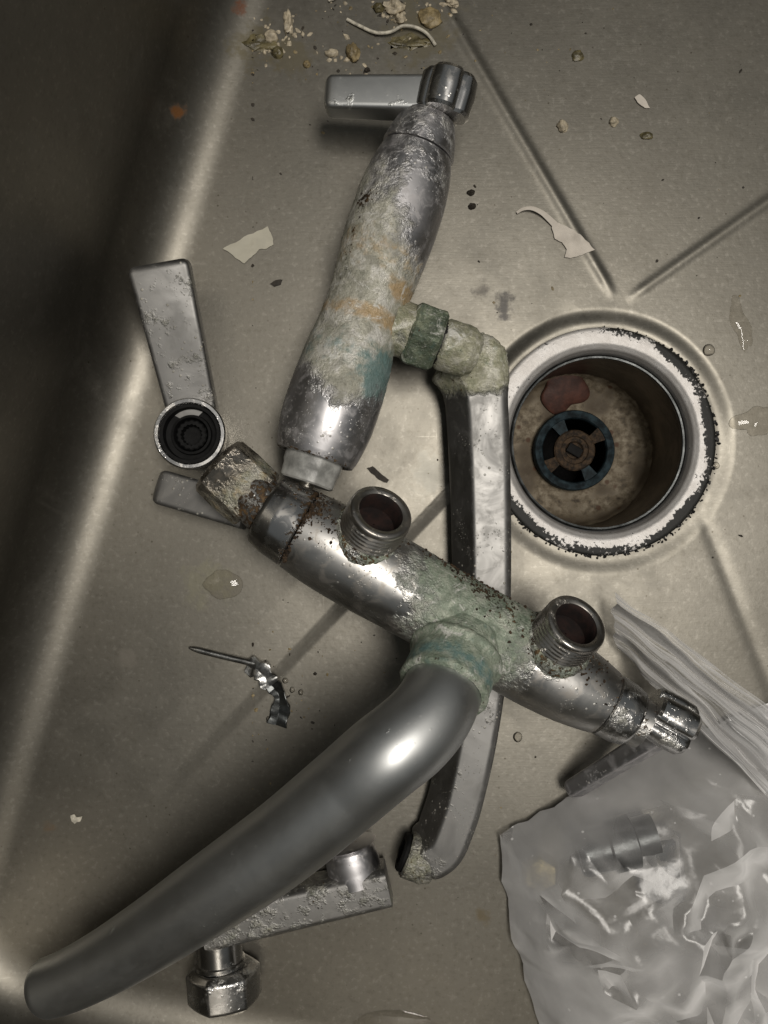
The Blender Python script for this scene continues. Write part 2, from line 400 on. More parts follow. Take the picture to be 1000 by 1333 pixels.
def core_dist(x, y):
    best = np.full(np.shape(x), 1e9); cx = np.zeros(np.shape(x)); cy = np.zeros(np.shape(x)); inside = np.ones(np.shape(x), bool)
    area2 = sum(core[i][0]*core[(i+1) % 4][1]-core[(i+1) % 4][0]*core[i][1] for i in range(4)); sg = 1 if area2 > 0 else -1
    for i in range(4):
        a, b = core[i], core[(i+1) % 4]; e = b-a; L2 = e@e
        s = np.clip(((x-a[0])*e[0]+(y-a[1])*e[1])/L2, 0, 1); px = a[0]+s*e[0]; py = a[1]+s*e[1]
        d = np.hypot(x-px, y-py); m = d < best
        best = np.where(m, d, best); cx = np.where(m, px, cx); cy = np.where(m, py, cy)
        inside &= sg*(e[0]*(y-a[1])-e[1]*(x-a[0])) >= 0
    return np.where(inside, -best, best), cx, cy
def make_sink():
    NA = 1500; th = np.linspace(0, 2*math.pi, NA, endpoint=False); cx, sy = np.cos(th), np.sin(th)
    def reach(val):
        lo = np.full(NA, 20.0); hi = np.full(NA, 2500.0)
        for _ in range(40):
            m = (lo+hi)/2; d, _, _ = core_dist(D[0]+m*cx, D[1]+m*sy); lo = np.where(d < val, m, lo); hi = np.where(d < val, hi, m)
        return lo
    WALL, DECK = 190.0, 70.0; arc = RF*math.pi/2; D0 = RC-RF; R2 = 8.0; arc2 = R2*math.pi/2
    r0 = reach(D0)
    u1 = np.concatenate([np.linspace(0, 24, 40)[:-1], 24+(np.linspace(0, 1, 130)**1.15)*1000])
    rows = []
    for i in range(39): rows.append(47+u1[i]*np.ones(NA))
    for i in range(39, len(u1)): f = (u1[i]-24)/1000; rows.append(71+(r0-71)*f)
    tot = [D0+arc*j/26 for j in range(1, 27)]+[D0+arc+WALL*j/16 for j in range(1, 17)]
    tot += [D0+arc+WALL+arc2*j/6 for j in range(1, 7)]+[D0+arc+WALL+arc2+DECK]
    for v in tot: rows.append(reach(v))
    Rr = np.array(rows); X = D[0]+Rr*cx; Y = D[1]+Rr*sy
    d, px, py = core_dist(X, Y); t = np.maximum(d-D0, 0)
    nx = np.where(d > 0, (X-px)/np.maximum(d, 1e-6), 0); ny = np.where(d > 0, (Y-py)/np.maximum(d, 1e-6), 0)
    bx, by = X-nx*t, Y-ny*t
    z0 = floor_z(bx, by)
    thf = np.clip(t/RF, 0, math.pi/2); t2 = np.clip(t-arc, 0, WALL); t3 = np.clip((t-arc-WALL)/R2, 0, math.pi/2); t4 = np.maximum(t-arc-WALL-arc2, 0)
    off = RF*np.sin(thf)+t2*0.03+R2*(1-np.cos(t3))+t4
    zz = z0+RF*(1-np.cos(thf))+t2+R2*np.sin(t3)
    XX, YY = bx+nx*off, by+ny*off
    rings = np.stack([XX, YY, zz], -1)
    return loft(rings, False, False)
sink = build('sink_basin', make_sink(), M['sink'], sharp=180)
tag(sink, 'scratched stainless steel sink basin with pressed diagonal creases in its floor', kind='structure')

# ------------------------------------------------------------------ the drain
def drain_mats():
    t = NT('worn_flange')
    n = t.noise(600, 6, 0.65); m = t.noise(120, 6, 0.6); gx = t.attr('gri')
    col = t.mix(t.step(m, 0.35, 0.7), (0.55, 0.525, 0.50), (0.66, 0.64, 0.62))
    col = t.mix(t.math('MULTIPLY', t.step(t.voro(900), 0.1, 0.2, 1, 0), t.step(m, 0.5, 0.62)), col, (0.12, 0.11, 0.10))
    x = t.math('ADD', gx, t.math('MULTIPLY', t.math('SUBTRACT', n, 0.5), 2.4))
    x = t.math('ADD', x, t.math('MULTIPLY', t.math('SUBTRACT', m, 0.5), 1.6))
    g = t.step(x, 0.48, 0.60); col = t.mix(g, col, (0.012, 0.012, 0.010))
    M['flange'] = t.fin(col, t.lerp(g, 0.52, 0.6), t.lerp(g, 0.55, 0.0), t.bump(t.math('ADD', t.math('MULTIPLY', g, -0.8), n), 0.35, 0.0005))
    t = NT('stained_cup')
    m = t.noise(60, 6, 0.6); n = t.noise(240, 6, 0.65); dep = t.attr('dep')
    wall = t.mix(t.step(m, 0.4, 0.65), (0.07, 0.056, 0.043), (0.17, 0.14, 0.11))
    bot_ = t.ramp(n, [(0.3, (0.05, 0.036, 0.022)), (0.48, (0.17, 0.135, 0.088)), (0.7, (0.36, 0.31, 0.23))])
    bot_ = t.mix(t.math('MULTIPLY', t.step(m, 0.48, 0.62), 0.8), bot_, (0.07, 0.05, 0.03))
    bot_ = t.mix(t.step(t.voro(110), 0.10, 0.2, 0.85, 0.0), bot_, (0.08, 0.035, 0.015))
    d = t.step(t.math('ADD', dep, t.math('MULTIPLY', t.math('SUBTRACT', n, 0.5), 0.5)), 0.42, 0.58)
    M['cup'] = t.fin(t.mix(d, wall, bot_), t.lerp(d, 0.35, 0.7), t.lerp(d, 0.75, 0.0), t.bump(n, 0.5, 0.0006))
drain_mats()
D3 = V(D[0], D[1], 0)
dr = thing('sink_drain', V(D[0], D[1], -131), 'round sink drain with worn white flange and blackened rim', 'drain')
UP = V(0, 0, 1)
prof = [(-5.6, 53.8), (-0.2, 53.6), (0.35, 52.6), (0.4, 50), (0.1, 46), (-1.4, 43.6), (-5.0, 42.5), (-9, 42.2)]
pv = lathe(D3, UP, dense(prof, 0.7), 220, cap0=False, cap1=False, hint=(1, 0, 0))
def flange_grime(v):
    rx = v[:, 0]-D[0]; ry = v[:, 1]-D[1]; r = np.hypot(rx, ry); a = np.degrees(np.arctan2(ry, rx))
    ang = np.zeros(len(v))
    for c, w, s in ((8, 34, 1.0), (-45, 30, 0.95), (-90, 28, 0.75), (-135, 28, 1.0), (45, 22, 0.9), (75, 20, 0.55), (110, 40, 0.25)):
        dlt = np.abs((a-c+180) % 360-180); ang = np.maximum(ang, s*np.exp(-(dlt/w)**2))
    edge = np.clip((r-(50.4-3.8*ang))/3.4, 0, 1)
    return 0.02+edge*ang*1.15
build('flange', pv, M['flange'], dr, {'gri': flange_grime(pv[0])}, sharp=60)
cp = [(-8, 42.1), (-14, 41.6), (-40, 41.2), (-56, 40.6), (-61, 38.5), (-63.5, 34), (-64.5, 28), (-66, 22), (-67, 20.5)]
cv = lathe(D3, UP, dense(cp, 1.2), 160, cap0=False, cap1=False, hint=(1, 0, 0))
rr_ = np.hypot(cv[0][:, 0]-D[0], cv[0][:, 1]-D[1])
dep = np.clip((-52-cv[0][:, 2])/8, 0, 1)*np.clip((rr_-19)/3, 0, 1)*(cv[0][:, 2] > -67)
build('cup', cv, M['cup'], dr, {'dep': dep}, sharp=60)
build('tailpipe', lathe(D3, UP, dense([(-66.5, 20.4), (-100, 20.2), (-131, 20.2), (-131.2, 0.5)], 8), 60, cap0=False), M['black'], dr)  # pipe wall painted black so the strainer openings look unlit
lip = build('cup_rim', lathe(D3, UP, [(-9, 42.0), (-7.3, 41.9), (-6.6, 41.2), (-6.8, 40.4), (-8, 40.2), (-10, 40.4)], 160, cap0=False, cap1=False), M['darkmetal'], dr)
# black grime lumps round the flange edge
def lumps(centres, sizes, seed=0, flat=0.6):
    rs = np.random.default_rng(seed); parts = []
    base = [(0, 0, 1)]+[(math.cos(a)*0.9, math.sin(a)*0.9, 0.35) for a in np.arange(6)*math.pi/3]+[(math.cos(a+0.5), math.sin(a+0.5), -0.5) for a in np.arange(6)*math.pi/3]
    base = np.array(base); fc = [[0, 1+i, 1+(i+1) % 6] for i in range(6)]
    for i in range(6): fc += [[1+i, 7+i, 1+(i+1) % 6], [1+(i+1) % 6, 7+i, 7+(i+1) % 6]]
    for c, s in zip(centres, sizes):
        j = base*(1+rs.uniform(-0.35, 0.35, base.shape)); a = rs.uniform(0, 6.28)
        sc = np.array((rs.uniform(0.7, 1.5), rs.uniform(0.6, 1.1), flat))*s
        q = j*sc; q = np.stack([q[:, 0]*math.cos(a)-q[:, 1]*math.sin(a), q[:, 0]*math.sin(a)+q[:, 1]*math.cos(a), q[:, 2]], 1)
        parts.append((q+c, fc))
    return merge(*parts)
cs, sz = [], []
for _ in range(420):
    c, w = random.choice([(5, 28), (-45, 26), (-130, 22), (-90, 25), (40, 16)]); a = math.radians(random.gauss(c, w)); r = random.gauss(53.6, 0.7)
    cs.append(V(D[0]+r*math.cos(a), D[1]+r*math.sin(a), -0.3-0.6*max(0, math.sin(a))+random.uniform(-0.8, 0.5))); sz.append(random.uniform(0.3, 1.0))
tag(build('grime', lumps(cs, sz, 3), M['gunk'], dr), None, kind='stuff')
# strainer in the bottom of the cup
SZ = -60.0
st = build('strainer', lathe(D3+UP*SZ, UP, [(-5, 21.6), (0, 21.6), (1.2, 21), (1.6, 19.4), (1.0, 17.6), (0, 17), (-3, 17)], 96, cap0=False, cap1=False), M['blue'], dr)
def arcbar(a0, a1, r0, r1, z0, z1, n=16):
    rings = []
    for a in np.linspace(a0, a1, n):
        d = V(math.cos(a), math.sin(a), 0)
        rings.append([D3+d*r0+UP*z0, D3+d*r1+UP*z0, D3+d*r1+UP*z1, D3+d*r0+UP*z1])
    return loft(rings)
for q in range(4):
    a = q*math.pi/2+0.55
    build('spoke', arcbar(a-0.22, a+0.22, 9.5, 17.6, SZ-3, SZ+0.4), M['blue' if q % 2 else 'rust'], st)
build('hub', lathe(D3+UP*(SZ-3), UP, [(0, 11), (3.5, 11), (4.2, 10.3), (4.2, 7.6), (3.2, 7.1), (3.2, 5), (1.4, 4.2), (1.4, 0.3)], 48), M['rust'], st)
build('dark_slot', bar([D3+V(-3.4, 2, SZ+0.6), D3+V(3.4, -2, SZ+0.6)], UP, rpoly([(-2.6, -1), (2.6, -1), (2.6, 0.6), (-2.6, 0.6)], 0.8)), M['black'], st)  # black bar standing in for the dark slot in the hub

# ------------------------------------------------------------------ tap parts
def lever_sect(w, t): return rpoly([(-w/2, -t/2), (w/2, -t/2), (w/2, t/2), (-w/2, t/2)], 2.2, 5)
def slab(p0, p1, up, w0, w1, t0, t1, n=26):
    """rounded tapering lever slab; the far end is rounded off"""
    path = [np.asarray(p0)+(np.asarray(p1)-np.asarray(p0))*q for q in np.linspace(0, 1, n)]
    L = np.linalg.norm(np.asarray(p1)-np.asarray(p0))
    ends = np.concatenate([np.linspace(0, 1-3.5/L, n-7), 1-3.5/L*(1-np.array([0.3, 0.55, 0.75, 0.88, 0.96, 0.99, 1.0]))])
    path = [np.asarray(p0)+(np.asarray(p1)-np.asarray(p0))*q for q in ends]
    def sect(_i=None): return None
    rings = []; a = unit(np.asarray(p1)-np.asarray(p0)); u = np.asarray(up, float); u = unit(u-a*np.dot(u, a)); s = np.cross(a, u)
    for q, c in zip(ends, path):
        w = w0+(w1-w0)*q; t = t0+(t1-t0)*q
        e = max(0.0, (q-(1-3.5/L))/(3.5/L)); cut = 3.0*(1-math.sqrt(max(0, 1-e*e)))
        sc = lever_sect(max(w-2*cut, 1), max(t-2*min(cut, t*0.3), 1))
        rings.append(c+np.outer(sc[:, 0], s)+np.outer(sc[:, 1], u))
    return loft(rings)
def gon(n, rnd=0.5, rot=0.0):
    """radius modulation that makes a lathe n-sided"""
    k = math.pi/n
    def f(s, r, ph):
        a = ((ph+rot+k) % (2*k))-k
        return r*((1-rnd)+rnd*math.cos(k)/math.cos(a)/math.cos(k)*1.0*math.cos(k)) if False else r*(1-rnd+rnd*(math.cos(k)/math.cos(a)))
    return f
def flute(n, depth, rot=0.0):
    return lambda s, r, ph: r*(1-depth*(1-abs(math.cos(n*ph/2+rot)))**2.2)
def const(vf, **kw): n = len(vf[0]); return {k_: np.full(n, v_) for k_, v_ in kw.items()}
def nutprof(L, r, c=1.6): return dense([(0, r-c-1), (0.01, r-c), (c*0.8, r), (L-c*0.8, r), (L, r-c), (L, r-c-3)], 1.0)
def axial(v, p0, a):
    d = v-np.asarray(p0); s = d@a; rad = d-np.outer(s, a); return s, rad
def gauss(x, c, w): return np.exp(-((x-c)/w)**2)
def crustd(vf, amp, pat, seed):
    pa = np.clip(pat, 0, 1)
    def f(p, i): return amp*pa[i]*(0.3+0.55*fb(p, 0.11, seed, 2)+0.45*nz(p, 0.45, seed+5)+0.45*nz(p, 1.1, seed+3)) if pa[i] > 0.02 else 0.0
    return f

def thread(parent, p_base, axis, L0, L1, r, ri, name='threaded_inlet', seg=72, mat='thread'):
    pr = [(L0, r-0.3)]; s = L0; pitch = 2.1
    L = L1-L0
    prof_ = [(L0+q, r) for q in np.arange(0, L-2.2, pitch/8)]+[(L1-2.0, r-0.5), (L1-0.6, r-0.5), (L1, r-1.1), (L1, ri+1.0), (L1-0.6, ri+0.1), (L1-1.4, ri+0.3), (L1-3, ri+0.5)]
    def rf(s, r_, ph):
        if s < L1-2.3 and r_ == r: return r-0.75+0.7*abs(((s/pitch-ph/(2*math.pi)) % 1.0)*2-1)
        return r_
    vf = lathe(p_base, axis, prof_, seg, rf, cap0=False, cap1=False)
    s_, _ = axial(vf[0], p_base, unit(axis)); rr = np.linalg.norm(_, axis=1)
    gri = np.clip(0.50-(s_-L0)/L*0.95, 0, 0.5)*(rr > r-2)
    o = build(name, vf, M[mat], parent, {'gri': gri, 'pat': 0.22*np.ones(len(s_)), 'org': 0.2*np.ones(len(s_))}, sharp=50)
    build('bore', lathe(np.asarray(p_base)+unit(axis)*(L1-9), axis, dense([(0, 0.3), (0.1, ri-0.6), (5, ri-0.4), (7.3, ri), (7.8, ri+0.35)], 1.5), 48, cap0=False, cap1=False), M['bore'], o)
    return o
def handle(parent, hubc, axis, rot, r, hl, lever0, lever1, up, w, t, mat_h, mat_l, attrs_h=None, n=10, rnd=1.0, fl=None):
    """hub: faceted cap centred at hubc along axis; lever: slab"""
    a = unit(axis); p0 = np.asarray(hubc)-a*hl/2
    pr = dense([(0, r*0.55), (0.01, r-1.6), (1.2, r-0.4), (hl*0.55, r), (hl-2.6, r*0.97), (hl-0.8, r*0.86), (hl, r*0.6), (hl, 0.4)], 1.3)
    vf = lathe(p0, a, pr, 120, fl or gon(n, rnd, rot)); at = const(vf, pat=0.1, gri=0.0)
    if attrs_h: at = attrs_h(vf[0], p0, a)
    hb = build('handle', vf, M[mat_h], parent, at, sharp=24)
    vl = slab(lever0, lever1, up, w[0], w[1], t[0], t[1])
    build('lever', vl, M[mat_l], hb, const(vl, pat=0.12, gri=0.0), sharp=40)
    return hb

# ================================================================== upper mixer tap with cast spout
A0, A1 = P(543, 201, 39), P(410, 596, 46)
aA = unit(A1-A0); LA = np.linalg.norm(A1-A0)
ta = thing('mixer_tap', V(P(490, 400)[0], P(490, 400)[1], 2.5), 'lime-crusted chrome mixer tap with a long flat cast spout running past the drain', 'tap')
prof = [(q*LA, r) for q, r in ((0, 15.2), (0.05, 17.0), (0.12, 18.4), (0.22, 18.9), (0.32, 18.4), (0.42, 17.2), (0.50, 16.6), (0.58, 17.1), (0.68, 18.6), (0.80, 19.7), (0.90, 19.3), (0.96, 18.0), (0.985, 17.2))]
bp = [(-0.3, 12)]+smoothprof(prof, 190)+[(LA, 16.4), (LA+0.4, 15.2), (LA-0.4, 14.3), (LA-7, 14.0)]
vA = lathe(A0, aA, bp, 130, cap0=True, cap1=True)
s_, rad = axial(vA[0], A0, aA); tA = s_/LA; rn = rad/np.maximum(np.linalg.norm(rad, axis=1)[:, None], 1e-6)
side = unit(np.cross(V(0, 0, 1), aA)); side = side if side[0] > 0 else -side
rt = rn@side; upv = rn[:, 2]                                     # right side, upper side
pat = 0.36+0.54*np.clip((tA-0.14-0.12*rt)/0.20, 0, 1)-0.85*np.clip((tA-0.80+0.10*np.abs(rt-0.15))/0.10, 0, 1)
pat -= 0.45*gauss(tA, 0.22, 0.10)*np.clip(rt*1.5+0.1, 0, 1)
pat += 0.45*np.clip(-rt-0.3, 0, 1)*np.clip((tA-0.78)/0.1, 0, 1)
org = 0.72*gauss(tA, 0.55, 0.04)*np.clip(0.9+rt*0.2, 0, 1)+0.8*gauss(tA, 0.455, 0.03)*np.clip(rt*2-0.4, 0, 1)+0.42*gauss(tA, 0.36, 0.09)
teal = 0.75*gauss(tA, 0.76, 0.10)*np.clip(rt*1.9-0.5, 0, 1)+0.42*gauss(tA, 0.68, 0.10)+0.35*gauss(tA, 0.12, 0.06)*np.clip(rt, 0, 1)
gri = 0.42*gauss(rt, -0.72, 0.16)*gauss(tA, 0.35, 0.2)+0.5*gauss(tA, 1.0, 0.012)+0.34*gauss(tA, 0.22, 0.03)*np.clip(-rt*2, 0, 1)
body = build('body', vA, M['dullchrome'], ta, {'pat': pat, 'org': org, 'teal': teal, 'gri': gri}, sharp=50, disp=crustd(vA, 0.75, pat-0.25, 3.1))
# cap ring and handle at the far end
cap0 = A0-aA*1.0
vC = lathe(cap0, -aA, dense([(0, 13), (0, 15.0), (0.6, 15.6), (6, 14.6), (12, 12.6), (14.5, 11.6), (15.2, 10.8), (15.2, 6)], 0.8), 110)
build('end_cap', vC, M['dullchrome'], ta, const(vC, pat=0.32, gri=0.12, teal=0.2), sharp=40, disp=crustd(vC, 0.35, np.full(len(vC[0]), 0.6), 8))
build('spindle', lathe(cap0-aA*14, -aA, [(0, 6.5), (6, 6.5), (6, 5)], 30), M['black'], ta)
hubA = P(581, 123, 44)
handle(ta, hubA, unit(P(588, 92, 44)-P(572, 152, 44)), 0.55, 12.2, 18, P(560, 128, 41), P(424, 126, 37), V(0.0, 0.06, 1), (15.5, 14.5), (13, 12), 'chrome', 'satin', fl=flute(4, 0.22, 0.3))
# cartridge left bare at the near end
cz = A1-aA*4
build('cartridge', lathe(cz, aA, dense([(0, 12.8), (8, 12.8), (9.5, 12.2), (14.5, 11.8), (15.2, 11), (15.2, 3)], 1.2), 60, gon(8, 0.5)), M['cartridge'], ta)
build('spindle', lathe(cz+aA*12, unit(aA+V(0.1, 0, 0.15)), dense([(0, 3.4), (9, 3.4), (9.5, 2.8), (9.5, 0.3)], 1.0), 24, gon(12, 0.6)), M['spindle'], ta)
# inlets on the underside reach the basin floor
for q in (0.3, 0.8):
    b_ = A0+aA*LA*q; thread(ta, b_, V(0, 0, -1), 13, b_[2]-(1.8 if q < 0.5 else 2.2), 12.4, 8.5, seg=40)
# side collar, nut and the cast spout
n0 = A0+aA*LA*0.535; ns = unit(side*1.0+V(0, 0, -0.10))
vk = lathe(n0+ns*13, ns, dense([(0, 11.5), (12, 11.5), (12, 8)], 1.0), 70)
build('outlet_collar', vk, M['yellowscale'], ta, const(vk, pat=0.75, gri=0.25, teal=0.25), disp=crustd(vk, 0.6, np.ones(len(vk[0])), 5))
vn = lathe(n0+ns*20.5, ns, nutprof(13.5, 14.6), 90, gon(6, 1.0, 0.35))
build('union_nut', vn, M['nutgreen'], ta, const(vn, pat=0.85, gri=0.25, teal=0.3), sharp=28, disp=crustd(vn, 0.45, np.ones(len(vn[0])), 11))
vg = lathe(n0+ns*33, ns, [(0, 10.0), (7, 10.0), (7, 4)], 50)
build('spout_neck', vg, M['gunk'], ta)  # black colour stands in for the dark gap between nut and spout
hub = P(612, 466, 30)
# spout path: centre of its pale upper face, from the crusted head down to the outlet that turns left
top_pts = [(612, 434, 31), (622, 458, 33), (632, 492, 33), (635, 530, 33), (638, 600, 31), (640, 690, 30), (640, 780, 29), (636, 870, 28), (626, 950, 27), (612, 1020, 26), (596, 1078, 25), (577, 1117, 24), (552, 1132, 23)]
pth = spline([P(*q) for q in top_pts], 260)
sec = rpoly([(-8.5, 0), (6.8, 0), (9.6, -2.2), (9.6, -17), (4, -21.5), (-11, -21.5), (-17.5, -17), (-17.0, -14)], 1.6, 6)
rings = []; Tn = np.gradient(pth, axis=0)
for i in range(len(pth)):
    a = unit(Tn[i]); u = V(0, 0, 1); u = unit(u-a*np.dot(u, a)); s = -np.cross(a, u)
    q = i/(len(pth)-1); e = min(1, (1-q)/0.02); e2 = math.sqrt(max(0, 1-(1-e)**2)); kx = (1-0.16*q)*(0.8+0.2*e2); kz = 0.85+0.15*e2
    b0 = min(1, q/0.045); b2 = math.sqrt(max(0, 1-(1-b0)**2)); kx *= 0.45+0.55*b2; kz *= 0.6+0.4*b2
    kx *= 1+0.22*math.exp(-((q-0.05)/0.04)**2)
    rings.append(pth[i]+np.outer(sec[:, 0]*kx, s)+np.outer((sec[:, 1]+10)*kz-10, u))
vs = loft(rings)
dh = np.linalg.norm(vs[0]-P(618, 462, 22), axis=1); de = np.linalg.norm(vs[0]-P(552, 1126, 16), axis=1)
leftside = np.clip(-(vs[0][:, 0]-np.interp(-vs[0][:, 1], -pth[:, 1], pth[:, 0]))/6-0.6, 0, 1)
patS = np.clip(1.05-(dh-17)/9, 0.10, 1)+0.25*np.clip(1-(de-6)/10, 0, 1)
crS = np.clip(1.2-(dh-16)/8, 0, 1)
spt = build('spout', vs, M['leverscale'], ta, {'pat': patS, 'gri': 0.26*leftside*np.clip(1-dh/120, 0.2, 1)+0.14*crS, 'teal': 0.24*crS}, sharp=40, disp=crustd(vs, 1.5, crS, 14))
vh = lathe(n0+ns*35, ns, dense([(0, 8.5), (0, 9.8), (1.2, 10.4), (6, 10.6), (12, 10.2), (16, 8), (17, 3)], 0.9), 90)
build('crusted_collar', vh, M['leverscale'], spt, const(vh, pat=0.95, gri=0.2, teal=0.24), disp=crustd(vh, 1.0, np.ones(len(vh[0])), 15), sharp=60)
# outlet ring at the far end, pointing left
oc = P(549, 1118, 13); od = unit(P(505, 1102, 13)-P(552, 1120, 13))
vo = lathe(oc-od*6, od, dense([(0, 7), (0, 9), (4, 10.6), (12.5, 10.6), (13.5, 9.8), (13.5, 8.8), (8, 8.6)], 0.8), 70, cap1=False)
build('outlet', vo, M['leverscale'], spt, const(vo, pat=0.45, gri=0.34), disp=crustd(vo, 0.3, np.ones(len(vo[0])), 6))
build('dark_outlet_core', lathe(oc+od*2, od, dense([(0, 8.7), (7, 8.7), (8, 8), (8, 5.5), (4, 5), (3.8, 0.3)], 0.8), 48), M['black'], spt)  # black insert painted as the dark hole of the outlet

# ================================================================== lower mixer tap with tube spout
B0, B1 = P(392, 690, 50), P(786, 914, 48)
aB = unit(B1-B0); LB = np.linalg.norm(B1-B0)
tb = thing('mixer_tap', V(P(560, 800)[0], P(560, 800)[1], 1), 'green-stained chrome mixer tap with two open threaded inlets and a thick tubular spout', 'tap')
prof = [(q*LB, r) for q, r in ((0, 17.3), (0.05, 18.2), (0.18, 19.0), (0.35, 18.4), (0.5, 18.0), (0.65, 18.2), (0.8, 18.0), (0.9, 16.8), (0.97, 15.0), (1.0, 14.0))]
bp = [(0.8, 14.5), (0, 16.6)]+smoothprof(prof, 190)+[(LB+0.5, 13), (LB+0.5, 8)]
vB = lathe(B0, aB, bp, 130)
s_, rad = axial(vB[0], B0, aB); tB = s_/LB; rn = rad/np.maximum(np.linalg.norm(rad, axis=1)[:, None], 1e-6)
sdB = unit(np.cross(V(0, 0, 1), aB)); sdB = sdB if sdB[1] > 0 else -sdB
bk = rn@sdB; upv = rn[:, 2]                                      # towards the top of the photo
pat = 0.08+0.74*np.clip((tB-0.26+0.06*bk)/0.20, 0, 1)*np.clip((0.86-tB+0.05*bk)/0.24, 0, 1)
teal = 0.30*gauss(tB, 0.45, 0.08)*np.clip(0.3-bk, 0, 1)
org = 0.22*gauss(tB, 0.7, 0.06)
gri = 0.52*gauss(tB, 0.0, 0.035)*(0.75+0.35*bk)+0.34*gauss(bk, 0.85, 0.16)*gauss(tB, 0.50, 0.15)+0.40*gauss(bk, 0.6, 0.3)*gauss(tB, 0.07, 0.06)
gri += 0.42*gauss(bk, 0.6, 0.25)*gauss(tB, 0.75, 0.22)+0.28*gauss(tB, 1.0, 0.02)+0.16*pat*np.clip(bk+0.3, 0, 1)*gauss(tB, 0.55, 0.12)
build('body', vB, M['bodyB'], tb, {'pat': pat, 'org': org, 'teal': teal, 'gri': gri}, sharp=50, disp=crustd(vB, 0.5, pat-0.1, 23))
# left cap and handle
vC = lathe(B0-aB*0.8, -aB, dense([(0, 14), (0, 16.6), (0.6, 17.2), (10, 16.2), (15.5, 14.6), (16.6, 13.6), (16.6, 7)], 0.8), 110)
s_, rad = axial(vC[0], B0, -aB); rb = rad@sdB/17
build('end_cap', vC, M['chrome'], tb, {'pat': np.full(len(s_), 0.05), 'gri': 0.16+0.34*gauss(s_, 1, 2.5)+0.30*np.clip(rb, 0, 1)}, sharp=40)
hubB = P(303, 620, 46); axh = unit(P(285, 598, 46)-P(335, 655, 47))
build('spindle', tube([B0-aB*15, hubB], 11.0, 30), M['bodyB'], tb, {'gri': np.full(60, 0.55)})
def hubattr(v, p0, a):
    s, rad = axial(v, p0, a); return {'pat': 0.30+0.35*gauss(s, 8, 6), 'gri': 0.20+0.25*gauss(s, 2, 4), 'org': np.full(len(s), 0.38)}
handle(tb, P(308, 627, 46), unit(P(285, 605, 48)-P(345, 660, 46)), 0.3, 14.6, 24, P(322, 667, 24), P(206, 633, 19), V(0, 0.04, 1), (15.5, 15.5), (12, 11), 'brownchrome', 'leverpale', hubattr, n=8)
# right cap and handle
vC = lathe(B1+aB*0.8, aB, dense([(0, 11), (0, 13.0), (0.6, 13.6), (8, 13.2), (12.5, 12.2), (13.2, 11.4), (13.2, 6)], 0.8), 110)
build('end_cap', vC, M['chrome'], tb, const(vC, pat=0.22, gri=0.10), sharp=40)
cR = B1+aB*14
vq = lathe(cR, aB, [(-2, 10.5), (5, 10.5), (5, 5)], 40)
build('spindle', vq, M['bodyB'], tb, const(vq, pat=0.3, gri=0.35, org=0.5))
hubR = P(868, 937, 48)
def palehub(v, p0, a): return {'pat': np.full(len(v), 0.20), 'gri': np.full(len(v), 0.08)}
handle(tb, hubR+aB*1.5, aB, 0.1, 11.6, 19, P(868, 952, 40), P(742, 1030, 10), V(0.3, 0.8, 1), (9, 8), (12, 10), 'chrome', 'dullchrome', palehub, fl=flute(4, 0.34, 0.9))
# inlets
dI = unit(V(0.345, 0.585, 0.73)); dI = unit(dI-aB*np.dot(dI, aB))
def on_axis(tip, L, d):
    b_ = tip-d*L; return B0+aB*np.dot(b_-B0, aB)
for tip in (P(506, 650, 75), P(768, 791, 75)):
    thread(tb, on_axis(tip, 35, dI)+sdB*3.5, dI, 14.5, 29.0, 13.2, 9.0)
    bq = on_axis(tip, 35, dI)+sdB*3.0
    vq = lathe(bq, dI, dense([(11, 14.8), (15.2, 14.2), (16.4, 13.2), (16.4, 10)], 0.9), 80)
    build('inlet_shoulder', vq, M['bodyB'], tb, const(vq, pat=0.6, gri=0.46, org=0.3), disp=crustd(vq, 1.0, np.ones(len(vq[0])), 9))
# spout collar
dS = np.cross(aB, dI); dS = dS if dS[2] > 0 else -dS
bS = B0+aB*np.dot(P(610, 815, 50)-B0, aB)
vq = lathe(bS, dS, dense([(9, 17.4), (15.6, 17.5), (16.6, 19.0), (18.2, 19.2), (19.6, 18.0), (21, 17.5), (31, 17.4), (33.2, 17.9), (34.4, 17.3), (34.6, 15.6), (29, 15.4)], 0.7), 120)
s_, rad = axial(vq[0], bS, dS)
build('spout_collar', vq, M['bodyB'], tb, {'pat': np.full(len(s_), 0.92), 'gri': 0.10+0.22*gauss(s_, 34, 1.6)+0.25*gauss(s_, 17, 2), 'teal': 0.28+0.3*gauss(s_, 28, 4)}, disp=crustd(vq, 0.4, np.ones(len(s_)), 31), sharp=60)  # flecks at the lip paint the shadow gap where the tube starts
# spout tube
e0 = bS+dS*31; e1 = bS+dS*38
mid = [P(454, 1025, 82), P(371, 1094, 73), P(264, 1170, 60), P(190, 1220, 49), P(130, 1256, 41), P(85, 1278, 36), P(56, 1288, 33)]
def bez(a, b, c, n): t_ = np.linspace(0, 1, n)[:, None]; return (1-t_)**2*a+2*t_*(1-t_)*b+t_*t_*c
E = bS+dS*51; knee_end = P(511, 977, 87)
pts = np.concatenate([np.linspace(e0, e1, 4)[:-1], bez(e1, E, knee_end, 12)[:-1], [knee_end], np.array(mid)])
pth = spline(pts, 170)
q = np.linspace(0, 1, 170); rad_ = 15.3+1.0*np.clip(q/0.12, 0, 1)-4.0*np.clip((q-0.45)/0.55, 0, 1)**1.3
rad_[-1] -= 1.2; rad_[-2] -= 0.4; rad_[0] -= 0.8
vt = tube(pth, rad_, 110, cap1=False)
tagpat = np.repeat(0.06+0.5*np.clip(1-q/0.012, 0, 1), 110)
build('spout', vt, M['satin'], tb, {'pat': tagpat, 'gri': np.repeat(0.3*np.clip(1-q/0.01, 0, 1), 110)}, sharp=50)
tE = unit(pth[-1]-pth[-4])
